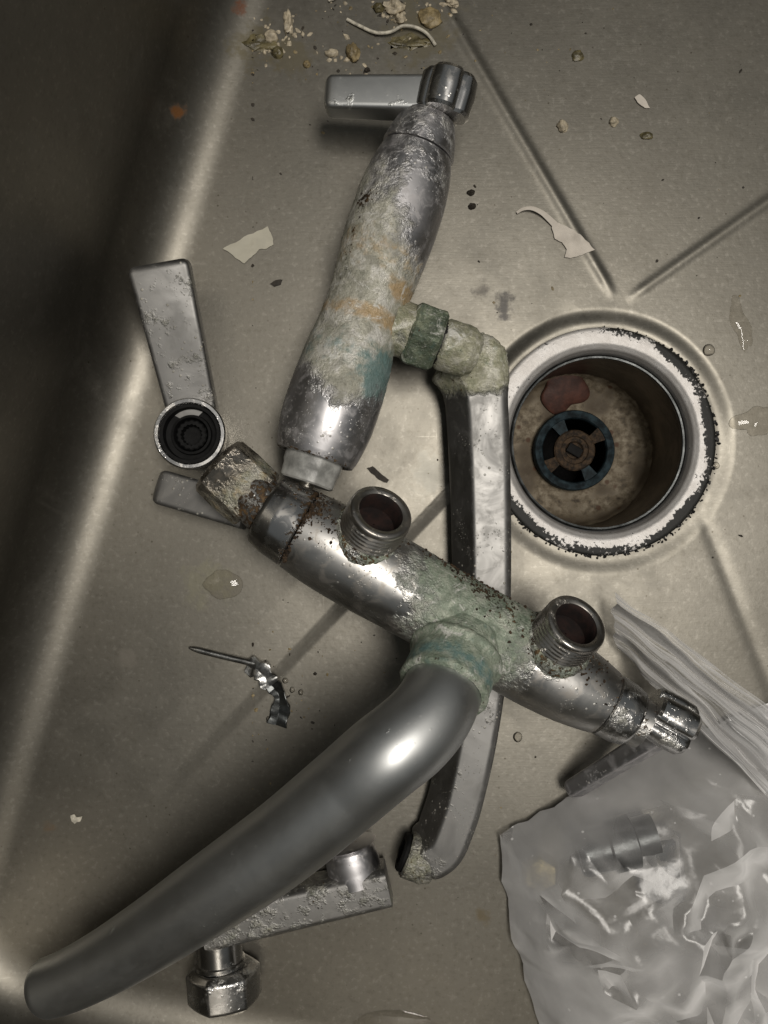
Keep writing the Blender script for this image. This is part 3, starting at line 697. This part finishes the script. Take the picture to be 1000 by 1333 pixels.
build('spout_mouth', lathe(pth[-1], -tE, dense([(0.2, rad_[-1]-0.1), (-0.5, rad_[-1]-0.5), (-0.4, rad_[-1]-1.6), (1.5, rad_[-1]-2.2), (16, rad_[-1]-2.4), (16.2, 0.4)], 1.5), 80, cap0=False), M['bore'], tb)
# rust crumbs along the upper edge of the body
cs, sz = [], []
for _ in range(620):
    z_ = random.random()
    if z_ < 0.30: tq, bq_ = random.gauss(0.50, 0.10), random.gauss(0.95, 0.05)
    elif z_ < 0.56: tq, bq_ = random.gauss(0.06, 0.05), random.gauss(0.62, 0.25)
    elif z_ < 0.82: tq, bq_ = random.gauss(0.80, 0.09), random.gauss(0.55, 0.22)
    else: tq, bq_ = random.gauss(0.005, 0.004), random.uniform(-0.8, 0.8)
    tq = min(max(tq, 0.0), 1.0); bq_ = min(max(bq_, -0.98), 0.99)
    r_ = np.interp(tq*LB, [p_[0] for p_ in prof], [p_[1] for p_ in prof])+0.15
    d_ = sdB*bq_+V(0, 0, 1)*math.sqrt(1-bq_*bq_); cs.append(B0+aB*tq*LB+d_*r_); sz.append(random.choice([0.2, 0.25, 0.3, 0.4, 0.5, 0.7]))
tag(build('rust_crust', lumps(cs, sz, 5, 0.9), M['rust'], tb), None, kind='stuff')

# ================================================================== detached lever handle
hz = P(258, 572, 30)
th_ = thing('lever_handle', V(*P(258, 572)[:2], 3), 'detached pitted chrome lever handle with its dark socket facing up beside the basin wall', 'handle')
sd = V(0.06, 0.02, 1)
vq = lathe(P(258, 572, 6), unit(sd), dense([(0, 10), (0, 12.6), (1.2, 13.6), (10, 14.6), (23, 15.6), (25, 15.5), (25.8, 14.9), (25.8, 13.6), (25.0, 13.0), (16, 12.6)], 0.9), 100,
           lambda s, r, ph: r*(gon(10, 1.0, 0.1)(s, 1.0, ph)*1.02 if r > 13.7 and s < 22 else 1.0), cap1=False)
build('hub', vq, M['chrome'], th_, const(vq, pat=0.15, gri=0.12), sharp=30)
soc = build('socket', lathe(P(258, 572, 6), unit(sd), dense([(24.4, 13.2), (24.6, 11.6), (19, 11.2), (18.6, 9), (21, 8.6), (21.3, 7.6), (17, 7.0), (14, 6.8), (13.6, 0.4)], 0.9), 72, cap0=False), M['black'], th_)
build('splined_bore', lathe(P(258, 572, 6), unit(sd), dense([(14, 6.6), (19.5, 6.6), (20, 6.0), (20, 4.6), (14, 4.2)], 0.8), 72, lambda s, r, ph: r+0.25*math.cos(ph*16), cap0=False, cap1=False), M['black'], soc)
vl = slab(P(253, 541, 18), P(207, 342, 36), V(0.05, 0, 1), 21.5, 26.0, 13, 13)
build('lever', vl, M['leverpale'], th_, const(vl, pat=0.19, gri=0.03), sharp=40)

# ================================================================== eccentric union with nut
tu = thing('pipe_union', V(*P(380, 1170)[:2], 2), 'speckled chrome offset pipe union with a hex nut under the tubular spout', 'pipe union')
p0, p1 = P(506, 1160, 24), P(262, 1216, 24)
sec = rpoly([(-7.5, 0), (7.5, 0), (9.5, -3), (9.5, -18), (-9.5, -18), (-9.5, -3)], 1.8, 4)
vb = bar(np.linspace(p0, p1, 30), V(0, 0, 1), sec, scale=lambda q: (0.92+0.12*q, 1.0))
build('arm', vb, M['leverpale'], tu, const(vb, pat=0.34, gri=0.22, org=0.1), sharp=34)
upd = unit(P(462, 1100, 20)-P(474, 1150, 20))
vq = lathe(P(465, 1146, 12), upd, smoothprof([(0, 12.5), (6, 12.3), (13, 11.4), (16.5, 9.6), (18.0, 6.5), (18.2, 0.5)], 40), 80)
build('boss', vq, M['dullchrome'], tu, const(vq, pat=0.12, gri=0.22), sharp=50)
dn = unit(P(291, 1290, 20)-P(286, 1225, 20))
vq = lathe(P(284, 1222, 15), dn, dense([(0, 10.5), (9, 10.5), (9.4, 11.4), (11.2, 11.4), (11.6, 10), (15, 10)], 0.8), 70)
build('stub', vq, M['chrome'], tu, const(vq, pat=0.05, gri=0.1), sharp=40)
vq = lathe(P(290, 1255, 15), dn, nutprof(17.5, 16.6, 3.2), 90, gon(6, 0.6, 0.25))
build('nut', vq, M['chrome'], tu, const(vq, pat=0.20, gri=0.16), sharp=50)

# ================================================================== bent metal pin
tp = thing('bent_pin', V(*P(340, 880)[:2], 1), 'thin bent metal pin with a crumpled dark head lying on the basin floor', 'metal pin')
zf = fz(320, 870)
build('shank', tube(spline([P(246, 843, zf+2), P(285, 853, zf+2.4), P(332, 864, zf+3.4)], 20), np.concatenate([[0.5, 1.0, 1.25], np.full(17, 1.45)]), 14), M['pin'], tp)
sc_ = rpoly([(-4.6, -0.9), (0, -1.9), (4.6, -0.9), (4.4, 0.5), (0.6, -0.3), (-4.4, 0.7)], 0.3, 2)
pp = spline([P(322, 866, zf+3.5), P(338, 872, zf+5), P(353, 892, zf+5.2)], 18)
vq = bar(pp, V(0, 0, 1), sc_, scale=lambda q: (0.75+0.35*math.sin(q*9)**2, 1+0.3*math.cos(q*14)))
build('crumpled_head', vq, M['pin'], tp, disp=lambda p, i: 0.7*nz(p, 0.5, 2)+0.2*nz(p, 1.5, 5), sharp=55)
pp = spline([P(352, 888, zf+4.6), P(364, 905, zf+4), P(365, 924, zf+3.6), P(360, 944, zf+3.2)], 20)
vq = bar(pp, V(0, 0, 1), sc_, scale=lambda q: (0.65+0.5*q*q+0.15*math.sin(q*12), 1.2))
build('tail', vq, M['darkmetal'], tp, disp=lambda p, i: 0.6*nz(p, 0.5, 8)+0.3*nz(p, 1.5, 9), sharp=22)

# ================================================================== plastic bag and what is in it
def film(name='clear_film', h0=0.04, h1=0.17):
    t = NT(name); n = t.noise(55, 3, 0.6); n2 = t.noise(20, 3, 0.6)
    tr = t.n.new('ShaderNodeBsdfTransparent'); tr.inputs[0].default_value = (0.95, 0.95, 0.95, 1)
    nr = t.bump(t.noise(90, 3), 0.30, 0.001)
    t.fin((0.85, 0.84, 0.83), 0.5, 0.0, nr, Specular_IOR_Level=0.0)
    haze = t.step(n2, 0.35, 0.7, h0, h1)
    drop = t.math('MULTIPLY', t.step(t.voro(150), 0.06, 0.13, 0.6, 0.0), t.step(n, 0.5, 0.56))
    lw = t.n.new('ShaderNodeLayerWeight'); lw.inputs['Blend'].default_value = 0.5
    f = t.math('ADD', t.math('ADD', haze, drop), t.math('MULTIPLY', lw.outputs['Facing'], 1.5))
    mx = t.n.new('ShaderNodeMixShader'); t.put(mx.inputs[0], t.math('MINIMUM', f, 0.9))
    t.L(tr.outputs[0], mx.inputs[1]); t.L(t.b.outputs[0], mx.inputs[2])
    gl = t.n.new('ShaderNodeBsdfGlossy'); gl.inputs['Roughness'].default_value = 0.2; t.L(nr, gl.inputs['Normal'])
    frv = t.math('ADD', 0.032, t.math('MULTIPLY', t.math('POWER', lw.outputs['Facing'], 4.0), 0.6))
    m2 = t.n.new('ShaderNodeMixShader'); t.L(frv, m2.inputs[0]); t.L(mx.outputs[0], m2.inputs[1]); t.L(gl.outputs[0], m2.inputs[2])
    t.L(m2.outputs[0], t.out.inputs['Surface'])
    return t.m
M['film'] = film()
M['film_thin'] = film('thin_film', 0.05, 0.15)
tg = thing('plastic_bag', V(*P(880, 1200)[:2], 3), 'crumpled clear plastic bag in the lower right with its twisted neck reaching up', 'plastic bag')
poly = np.array([P(*q)[:2] for q in ((652, 1090, 12), (745, 1050, 20), (850, 1003, 30), (935, 968, 30), (1040, 925, 30), (1130, 1000, 20), (1130, 1390, 20), (1000, 1480, 10), (790, 1460, 6), (706, 1350, 6), (665, 1220, 8), (655, 1150, 9))])
from mathutils.geometry import delaunay_2d_cdt
def polydist(q):
    best = 1e9; inside = False; n = len(poly)
    for a in range(n):
        p, r = poly[a], poly[(a+1) % n]; e = r-p; t_ = min(1, max(0, np.dot(q-p, e)/np.dot(e, e))); best = min(best, np.linalg.norm(q-p-e*t_))
        if (p[1] > q[1]) != (r[1] > q[1]) and q[0] < (r[0]-p[0])*(q[1]-p[1])/(r[1]-p[1])+p[0]: inside = not inside
    return best if inside else -best
def bagsheet(seed, hh, zb, npts, amp, inset=0.0):
    """crumpled film: planar facets between sharp creases, rising like a pillow from the outline"""
    rs = np.random.default_rng(seed); pts = []; hs = []
    cen = poly.mean(0)
    for a in range(len(poly)):
        p, r = poly[a], poly[(a+1) % len(poly)]; m = max(2, int(np.linalg.norm(r-p)/7))
        for k_ in range(m):
            q = p+(r-p)*k_/m; q = q+unit(cen-q)*(inset+abs(rs.normal(0, 0.9 if k_ else 0.1))); pts.append(q); hs.append(zb+rs.uniform(0, 3))
    nb_ = len(pts); lo, hi = poly.min(0), poly.max(0)
    tries = 0
    while len(pts) < nb_+npts and tries < 9000:
        tries += 1; q = rs.uniform(lo, hi); d = polydist(q)-inset
        if d < 3: continue
        gap = 3.6+7.5*abs(mn.noise(Vector((q[0]*0.02, q[1]*0.02, seed))))*1.6
        # spacing is stretched along one direction so that the facets are long slivers
        an = 2.4*mn.noise(Vector((q[0]*0.012, q[1]*0.012, seed+7))); u_ = V(math.cos(an), math.sin(an)); ok = True
        dd = np.array(pts)-q; al = dd@u_; pe = dd[:, 0]*u_[1]-dd[:, 1]*u_[0]
        ok = not np.any((al/1.9)**2+(pe/0.75)**2 < gap*gap)
        if not ok: continue
        pts.append(q); hs.append(zb+hh*(1-math.exp(-d/18))+rs.normal(0, amp)*min(1, d/8)+5*mn.noise(Vector((q[0]*0.02, q[1]*0.02, seed+2))))
    r_ = delaunay_2d_cdt([Vector(p) for p in pts], [], [list(range(nb_))], 1, 1e-6)
    v = []; 
    for k_, p in enumerate(r_[0]):
        o_ = r_[3][k_]; z_ = hs[o_[0]] if o_ else zb; v.append((p[0], p[1], max(z_, 2.2)))
    bm = bmesh.new(); vs_ = [bm.verts.new(q) for q in v]
    for f in r_[2]:
        try: bm.faces.new([vs_[i_] for i_ in f])
        except ValueError: pass
    bmesh.ops.subdivide_edges(bm, edges=bm.edges[:], cuts=2, use_grid_fill=True)
    for _ in range(1): bmesh.ops.smooth_vert(bm, verts=[x for x in bm.verts if not x.is_boundary], factor=0.5, use_axis_x=True, use_axis_y=True, use_axis_z=True)
    V_ = np.array([x.co[:] for x in bm.verts]); bm.verts.index_update(); F_ = [[x.index for x in f.verts] for f in bm.faces]; bm.free()
    for q in V_:
        q[2] = max(2.0, q[2]+2.2*abs(nz(q, 0.09, seed))+0.5*nz(q, 0.3, seed+1)); q[0] += 0.7*nz(q, 0.13, seed+4); q[1] += 0.7*nz(q, 0.13, seed+6)
    return V_, F_
build('film', bagsheet(5, 46, 5, 420, 2.9), M['film'], tg, sharp=30)
build('inner_film', bagsheet(9, 22, 3, 160, 2.6, 2.0), M['film_thin'], tg, sharp=30)
# twisted neck: a pleated sheet running from the bag to its open end
def neck(seed, zoff, j):
    rs = np.random.default_rng(seed); n, m = 90, 110
    e0a, e0b = P(796, 770, 20+zoff), P(800, 842, 8+zoff)          # open end
    e1a, e1b = P(1085, 985, 32), P(1002, 1045, 36)                  # gathered end
    ph = rs.uniform(0, 6.28, 6); rings = []
    for i in range(n):
        u = i/(n-1); row = []
        for k_ in range(m):
            v = k_/(m-1)
            a = e0a*(1-u)+e1a*u; b = e0b*(1-u)+e1b*u; p = a*(1-v)+b*v
            vv = v+0.16*mn.noise(Vector((u*1.6, v*2.3, seed)))+0.06*mn.noise(Vector((u*4, v*6, seed+3)))
            w = sum(abs(math.sin(vv*f*math.pi+ph[x_]+u*1.1))*am*(0.6+0.8*abs(mn.noise(Vector((u*2+x_, v*3, seed))))*1.6) for x_, (f, am) in enumerate(((2.1, 8), (4.3, 4.5), (8.3, 1.6))))
            p = p+V(0, 0, w-3)+V(rs.normal(0, 0.0), 0, 0)
            p[2] += 6*math.sin(u*math.pi)-j*2+2.0*nz(p, 0.05, seed); p[0] += 2.5*nz(p, 0.06, seed+2)
            p[2] = max(p[2], 2.5); row.append(p)
        rings.append(row)
    R = np.array(rings); f = []
    for i in range(n-1):
        for k_ in range(m-1): f.append([i*m+k_, i*m+k_+1, (i+1)*m+k_+1, (i+1)*m+k_])
    return R.reshape(-1, 3), f
build('neck', neck(3, 0, 0), M['film_thin'], tg, sharp=180)
# things inside the bag
ti = thing('tap_fitting', V(*P(800, 1100)[:2], 3), 'dark metal fitting showing through the upper part of the clear bag', 'pipe fitting')
vq = lathe(P(752, 1112, 14), unit(P(860, 1085, 15)-P(752, 1112, 14)), dense([(0, 7), (0, 9.5), (2, 10.5), (14, 10.5), (15, 12), (26, 12), (27, 9.5), (36, 9.5), (36, 5)], 1.2), 60)
build('sleeve', vq, M['darkmetal'], ti)
vq = lathe(P(858, 1085, 15), unit(P(868, 1160, 13)-P(858, 1085, 15)), nutprof(30, 9.5), 60, gon(6, 0.9))
build('branch', vq, M['chrome'], ti, const(vq, pat=0.1, gri=0.1))
tn = thing('brass_nut', V(*P(694, 1120)[:2], 3), 'dull yellow brass nut showing through the left corner of the clear bag', 'nut')
build('nut', lathe(P(700, 1130, 3), V(0, 0, 1), nutprof(9, 9.0), 60, gon(6, 0.9)), M['brass'], tn)

# ================================================================== flat scraps
def flat(name, pts, mat, z, th, label, cat, curl=0.0, group=None, sub=6):
    p0 = np.array([P(x, y, z)[:2] for x, y in pts]); c = p0.mean(0); p = []
    for a in range(len(p0)):
        for k_ in range(4):
            q = p0[a]+(p0[(a+1) % len(p0)]-p0[a])*k_/4; p.append(q+V(nz((q[0], q[1], 0), 0.5, 6), nz((q[0], q[1], 0), 0.5, 16))*0.55)
    p = np.array(p); n = len(p)
    v = []; f = []
    # rings from the outline to the centre, so the sheet can curl
    for layer in (0, 1):
        for r in range(sub):
            k_ = 1-r/sub
            for i in range(n):
                q = c+(p[i]-c)*k_; d = q-c
                v.append((q[0], q[1], floor_z(q[0], q[1])+z+(th if layer == 0 else 0)+curl*((d[0]*0.8+d[1]*0.6)/10)**2*1.6+0.45*nz((q[0], q[1], 0), 0.2, 3)))
        v.append((c[0], c[1], floor_z(c[0], c[1])+z+(th if layer == 0 else 0)))
    m = sub*n+1
    for layer in (0, 1):
        o = layer*m
        for r in range(sub-1):
            for i in range(n): f.append([o+r*n+i, o+r*n+(i+1) % n, o+(r+1)*n+(i+1) % n, o+(r+1)*n+i])
        for i in range(n): f.append([o+(sub-1)*n+i, o+(sub-1)*n+(i+1) % n, o+m-1])
    for i in range(n): f.append([i, m+i, m+(i+1) % n, (i+1) % n])
    o = build(name, (np.array(v), f), M[mat], None, origin=V(c[0], c[1], 0), sharp=40)
    return tag(o, label, cat, group)
flat('tape_scrap', [(292, 326), (302, 321), (325, 308), (349, 298), (354, 306), (357, 320), (349, 325), (338, 327), (331, 334), (320, 345), (312, 340), (303, 333)], 'tape', 0.3, 0.35, 'cream scrap of masking tape lying near the detached handle', 'tape scrap', 0.25)
fl = flat('paint_flake', [(717, 289), (727, 291), (738, 296), (748, 302), (757, 308), (766, 317), (774, 326), (757, 333), (742, 336), (735, 336), (737, 326), (731, 316), (722, 311), (719, 301)], 'paint', 0.6, 0.4, 'torn white paint flake with a thin curled tail above the drain', 'paint flake', 0.35)
tl = spline([P(x, y, fz(x, y)+z) for x, y, z in ((726, 296, 1.0), (716, 286, 1.3), (704, 276, 2.2), (690, 271, 2.6), (679, 273, 2.0), (673, 277, 1.2))], 30)
build('tail', bar(tl, V(0, 0, 1), rpoly([(-1.5, -0.25), (1.5, -0.25), (1.5, 0.25), (-1.5, 0.25)], 0.2, 2), scale=lambda q: (1.1-0.7*q, 1)), M['paint'], fl)
flat('paint_chip', [(825, 128), (832, 126), (840, 132), (845, 142), (838, 142), (829, 135)], 'paint', 0.5, 0.5, 'small pointed tan chip at the upper right', 'paint chip', 1.5)
flat('paint_chip', [(95, 1059), (100, 1057), (103, 1061), (109, 1060), (107, 1066), (101, 1070), (97, 1065)], 'fibre', 0.3, 0.4, 'tiny white chip on the lower left of the basin floor', 'paint chip', 0.5)
flat('dark_flake', [(352, 371), (360, 366), (369, 366), (366, 372), (357, 375)], 'speck', 0.2, 0.4, 'small brown oval flake just right of and below the tape scrap', 'flake', 0.6)
flat('dark_flake', [(478, 609), (486, 607), (497, 617), (507, 625), (504, 629), (490, 622)], 'speck', 0.2, 0.6, 'dark sliver between the two taps by the left threaded inlet', 'flake', 0.6)

def lump(name, px, py, rx, ry, h, mat, label, cat='crumb', group=None, seed=0, rough=0.35):
    c = P(px, py); z0 = fz(px, py); k = MMPX
    v = []; n, m = 16, 9
    for i in range(m):
        ph = i/(m-1)*math.pi/2*1.15-0.24
        for j in range(n):
            a = 2*math.pi*j/n; d = V(math.cos(a)*math.cos(ph), math.sin(a)*math.cos(ph), math.sin(ph))
            q = 1+rough*nz(d*2, 0.9, seed+1.3)+0.5*rough*nz(d*5, 0.9, seed+4.1)
            v.append(V(c[0]+d[0]*rx*k*q, c[1]+d[1]*ry*k*q, z0+h*0.2+d[2]*h*q))
    vf = loft(np.array(v).reshape(m, n, 3))
    o = build(name, vf, M[mat], None, origin=V(c[0], c[1], z0), sharp=60)
    return tag(o, label, cat, group)
lump('food_crumb', 354, 52, 9, 8, 3.2, 'crumb_cream', 'round cream crumb on the olive smear at the upper left', seed=1)
lump('food_crumb', 362, 72, 7, 8, 2.0, 'crumb_olive', 'olive crumb just below the round cream crumb', seed=2)
lump('food_crumb', 460, 72, 9, 12, 3.0, 'crumb_tan', 'tan pebble-like crumb above the upper lever', seed=3)
lump('food_crumb', 432, 73, 9, 5, 1.8, 'crumb_cream', 'pale elongated crumb left of the tan pebble-like crumb', seed=4)
lump('food_crumb', 376, 34, 6, 14, 2.0, 'crumb_cream', 'pale curled crumb right of the olive smear', seed=5, rough=0.7)
lump('food_crumb', 560, 26, 15, 13, 2.2, 'crumb_tan', 'flat round amber crumb beside the end of the string', seed=6)
lump('food_crumb', 514, 13, 12, 9, 3.2, 'crumb_cream', 'lumpy cream crumb above the string at the top edge', seed=7, rough=0.7)
lump('food_crumb', 520, 28, 7, 7, 2.6, 'crumb_cream', 'small cream crumb touching the string from above', seed=8, rough=0.6)
lump('food_crumb', 587, 6, 8, 6, 2.0, 'crumb_cream', 'pale crumb at the top edge right of the amber crumb', seed=9, rough=0.6)
lump('food_crumb', 400, 87, 5, 5, 1.5, 'crumb_tan', 'tiny tan crumb between the olive smear and the upper lever', seed=10)
lump('food_crumb', 493, 14, 7, 6, 2.0, 'crumb_olive', 'olive crumb left of the lumpy cream crumb', seed=11)
lump('food_crumb', 732, 166, 7, 8, 2.6, 'crumb_cream', 'pale cube-like crumb left of the pointed tan chip', seed=12)
lump('food_crumb', 798, 160, 6, 6, 2.2, 'crumb_cream', 'small pale crumb directly below the pointed tan chip', seed=13)
lump('food_crumb', 751, 75, 8, 7, 1.0, 'crumb_olive', 'faint flat smear of a crumb at the upper right', seed=14)
lump('food_crumb', 841, 178, 8, 5, 1.0, 'crumb_olive', 'flat grey-brown crumb below the pointed tan chip, right of the pale one', seed=15)
lump('dirt_speck', 613, 252, 5, 4, 1.6, 'speck', 'upper of the two black specks right of the scaled tap body', 'speck', seed=16)
lump('dirt_speck', 614, 270, 5, 4, 1.8, 'speck', 'lower of the two black specks right of the scaled tap body', 'speck', seed=17)
lump('dirt_speck', 478, 94, 4, 3, 1.4, 'speck', 'single black speck just above the upper lever', 'speck', seed=18)
lump('food_smear', 341, 60, 20, 10, 0.9, 'crumb_olive', 'greasy olive smear around the round cream crumb', 'smear', seed=19, rough=0.8)
lump('food_smear', 535, 58, 26, 8, 0.7, 'crumb_olive', 'greasy olive smear below the string', 'smear', seed=20, rough=0.9)
c_ = P(735, 505, -58)
rsv = lathe(V(c_[0], c_[1], -63), V(0.1, -0.35, 1), smoothprof([(0, 12), (1.5, 12.5), (3.2, 9), (3.8, 3), (3.9, 0.4)], 16), 40, lambda s, r, ph: r*(1+0.16*math.sin(3*ph+1)+0.08*math.sin(5*ph)))
tag(build('red_scrap', rsv, M['red'], None, origin=V(c_[0], c_[1], -63)), 'dull red scrap lying inside the drain cup', 'scrap')
def fibre(name, pts, r, label):
    pth_ = spline([P(x, y, z) for x, y, z in pts], 60)
    for p in pth_: p[2] += floor_z(p[0], p[1])
    c = pth_[30]; o = build(name, tube(pth_, r, 8), M['fibre'], None, origin=V(c[0], c[1], 0)); return tag(o, label, 'string')
fibre('string', [(452, 28, 1), (470, 37, 1.5), (490, 45, 2), (508, 44, 3), (525, 36, 3.4), (542, 38, 3), (558, 48, 2), (567, 61, 1)], 0.75, 'thin white string curving among the crumbs at the top')
fibre('string', [(428, 4, 1), (436, 1, 1.4), (440, -4, 1.5), (433, 10, 1), (437, 18, 1)][0:3]+[(446, -8, 1)], 0.6, 'short pale curl of fibre at the top edge left of the long string')

# pale bits of food among the crumbs
cs, sz = [], []
for cx_, cy_, sd_, n_ in ((372, 45, 16, 26), (515, 18, 16, 34), (432, 75, 12, 8), (578, 8, 14, 18), (350, 66, 12, 14), (440, 12, 8, 8), (460, 85, 14, 8)):
    for _ in range(n_):
        x, y = random.gauss(cx_, sd_), random.gauss(cy_, sd_*0.8)
        p = P(x, y); cs.append(V(p[0], p[1], floor_z(p[0], p[1])+0.15)); sz.append(random.choice([0.35, 0.5, 0.7, 1.0, 1.3]))
o = build('food_bits', lumps(cs, sz, 33, 0.55), M['crumb_cream'], None, sharp=60); tag(o, 'fine pale food bits scattered between the crumbs at the top', kind='stuff')
# loose specks nobody could count
cs, sz = [], []
for _ in range(420):
    z_ = random.random()
    if z_ < 0.5: x, y = random.gauss(450, 150), random.gauss(30, 60)
    elif z_ < 0.8: x, y = random.uniform(240, 980), random.uniform(40, 1250)
    else: x, y = random.gauss(370, 60), random.gauss(900, 60)
    x = min(max(x, 330), 990); y = min(max(y, -20), 1300)
    if math.hypot(x-785, y-574) < 175: continue
    p = P(x, y); cs.append(V(p[0], p[1], floor_z(p[0], p[1])+0.1)); sz.append(random.choice([0.2, 0.25, 0.3, 0.35, 0.5, 0.8]))
o = build('grit', lumps(cs[::2], sz[::2], 21, 0.5), M['crumb_tan'], None); tag(o, 'fine tan grit scattered over the basin floor', kind='stuff')
o = build('grit', lumps(cs[1::2], sz[1::2], 22, 0.5), M['speck'], None); tag(o, 'fine dark grit scattered over the basin floor', kind='stuff')

# ================================================================== water
def drop(px, py, rx, ry, h, label, seed=0, rot=0.0, wob=0.25):
    c = P(px, py); z0 = fz(px, py)-0.05; n, m = 40, 10; rings = []
    for i in range(m):
        q = 1-(i/(m-1))**1.6*0.98
        row = []
        for j in range(n):
            a = 2*math.pi*j/n; w = 1+wob*nz((math.cos(a), math.sin(a), 0), 1.1, seed+0.7)+0.4*wob*nz((math.cos(a), math.sin(a), 0), 3.0, seed+5)
            x, y = math.cos(a)*rx*w*q*MMPX, math.sin(a)*ry*w*q*MMPX
            X, Y = c[0]+x*math.cos(rot)-y*math.sin(rot), c[1]+x*math.sin(rot)+y*math.cos(rot)
            row.append((X, Y, floor_z(X, Y)+h*(1-q*q)-(0.05 if i == 0 else 0)))
        rings.append(row)
    o = build('water_drop', loft(np.array(rings)), M['water'], None, origin=V(c[0], c[1], z0), sharp=180)
    return tag(o, label, 'water drop', 'water drops on the basin floor')
drop(292, 761, 24, 19, 1.6, 'flat water drop left of the lower tap body', 1)
drop(922, 456, 8, 8, 1.8, 'small round water drop at the upper right edge of the drain', 2, wob=0.08)
drop(673, 958, 6, 7, 1.6, 'small water drop below the lower tap body beside the cast spout', 3, wob=0.08)
drop(985, 548, 30, 18, 1.8, 'broad water drop at the right edge beside the drain', 4, 0.3, 0.4)
drop(964, 425, 12, 36, 1.0, 'long thin film of water above and right of the drain', 5, 0.3, 0.5)
drop(515, 1330, 52, 22, 0.9, 'shallow puddle at the bottom edge of the photo', 6, 0, 0.2)
drop(932, 606, 5, 5, 1.2, 'tiny water drop on the lower right edge of the drain seat', 7, wob=0.08)
for i, (x, y) in enumerate(((372, 885), (381, 897), (392, 900), (350, 935))):
    drop(x, y, 4-0.4*i, 4, 1.0, ['tiny water drop nearest the bend of the metal pin', 'middle of three tiny drops right of the metal pin', 'rightmost of three tiny drops right of the metal pin', 'tiny water drop left of the metal pin tail'][i], 20+i, wob=0.1)

for o in bpy.data.objects:
    if '_o' in o: del o['_o']
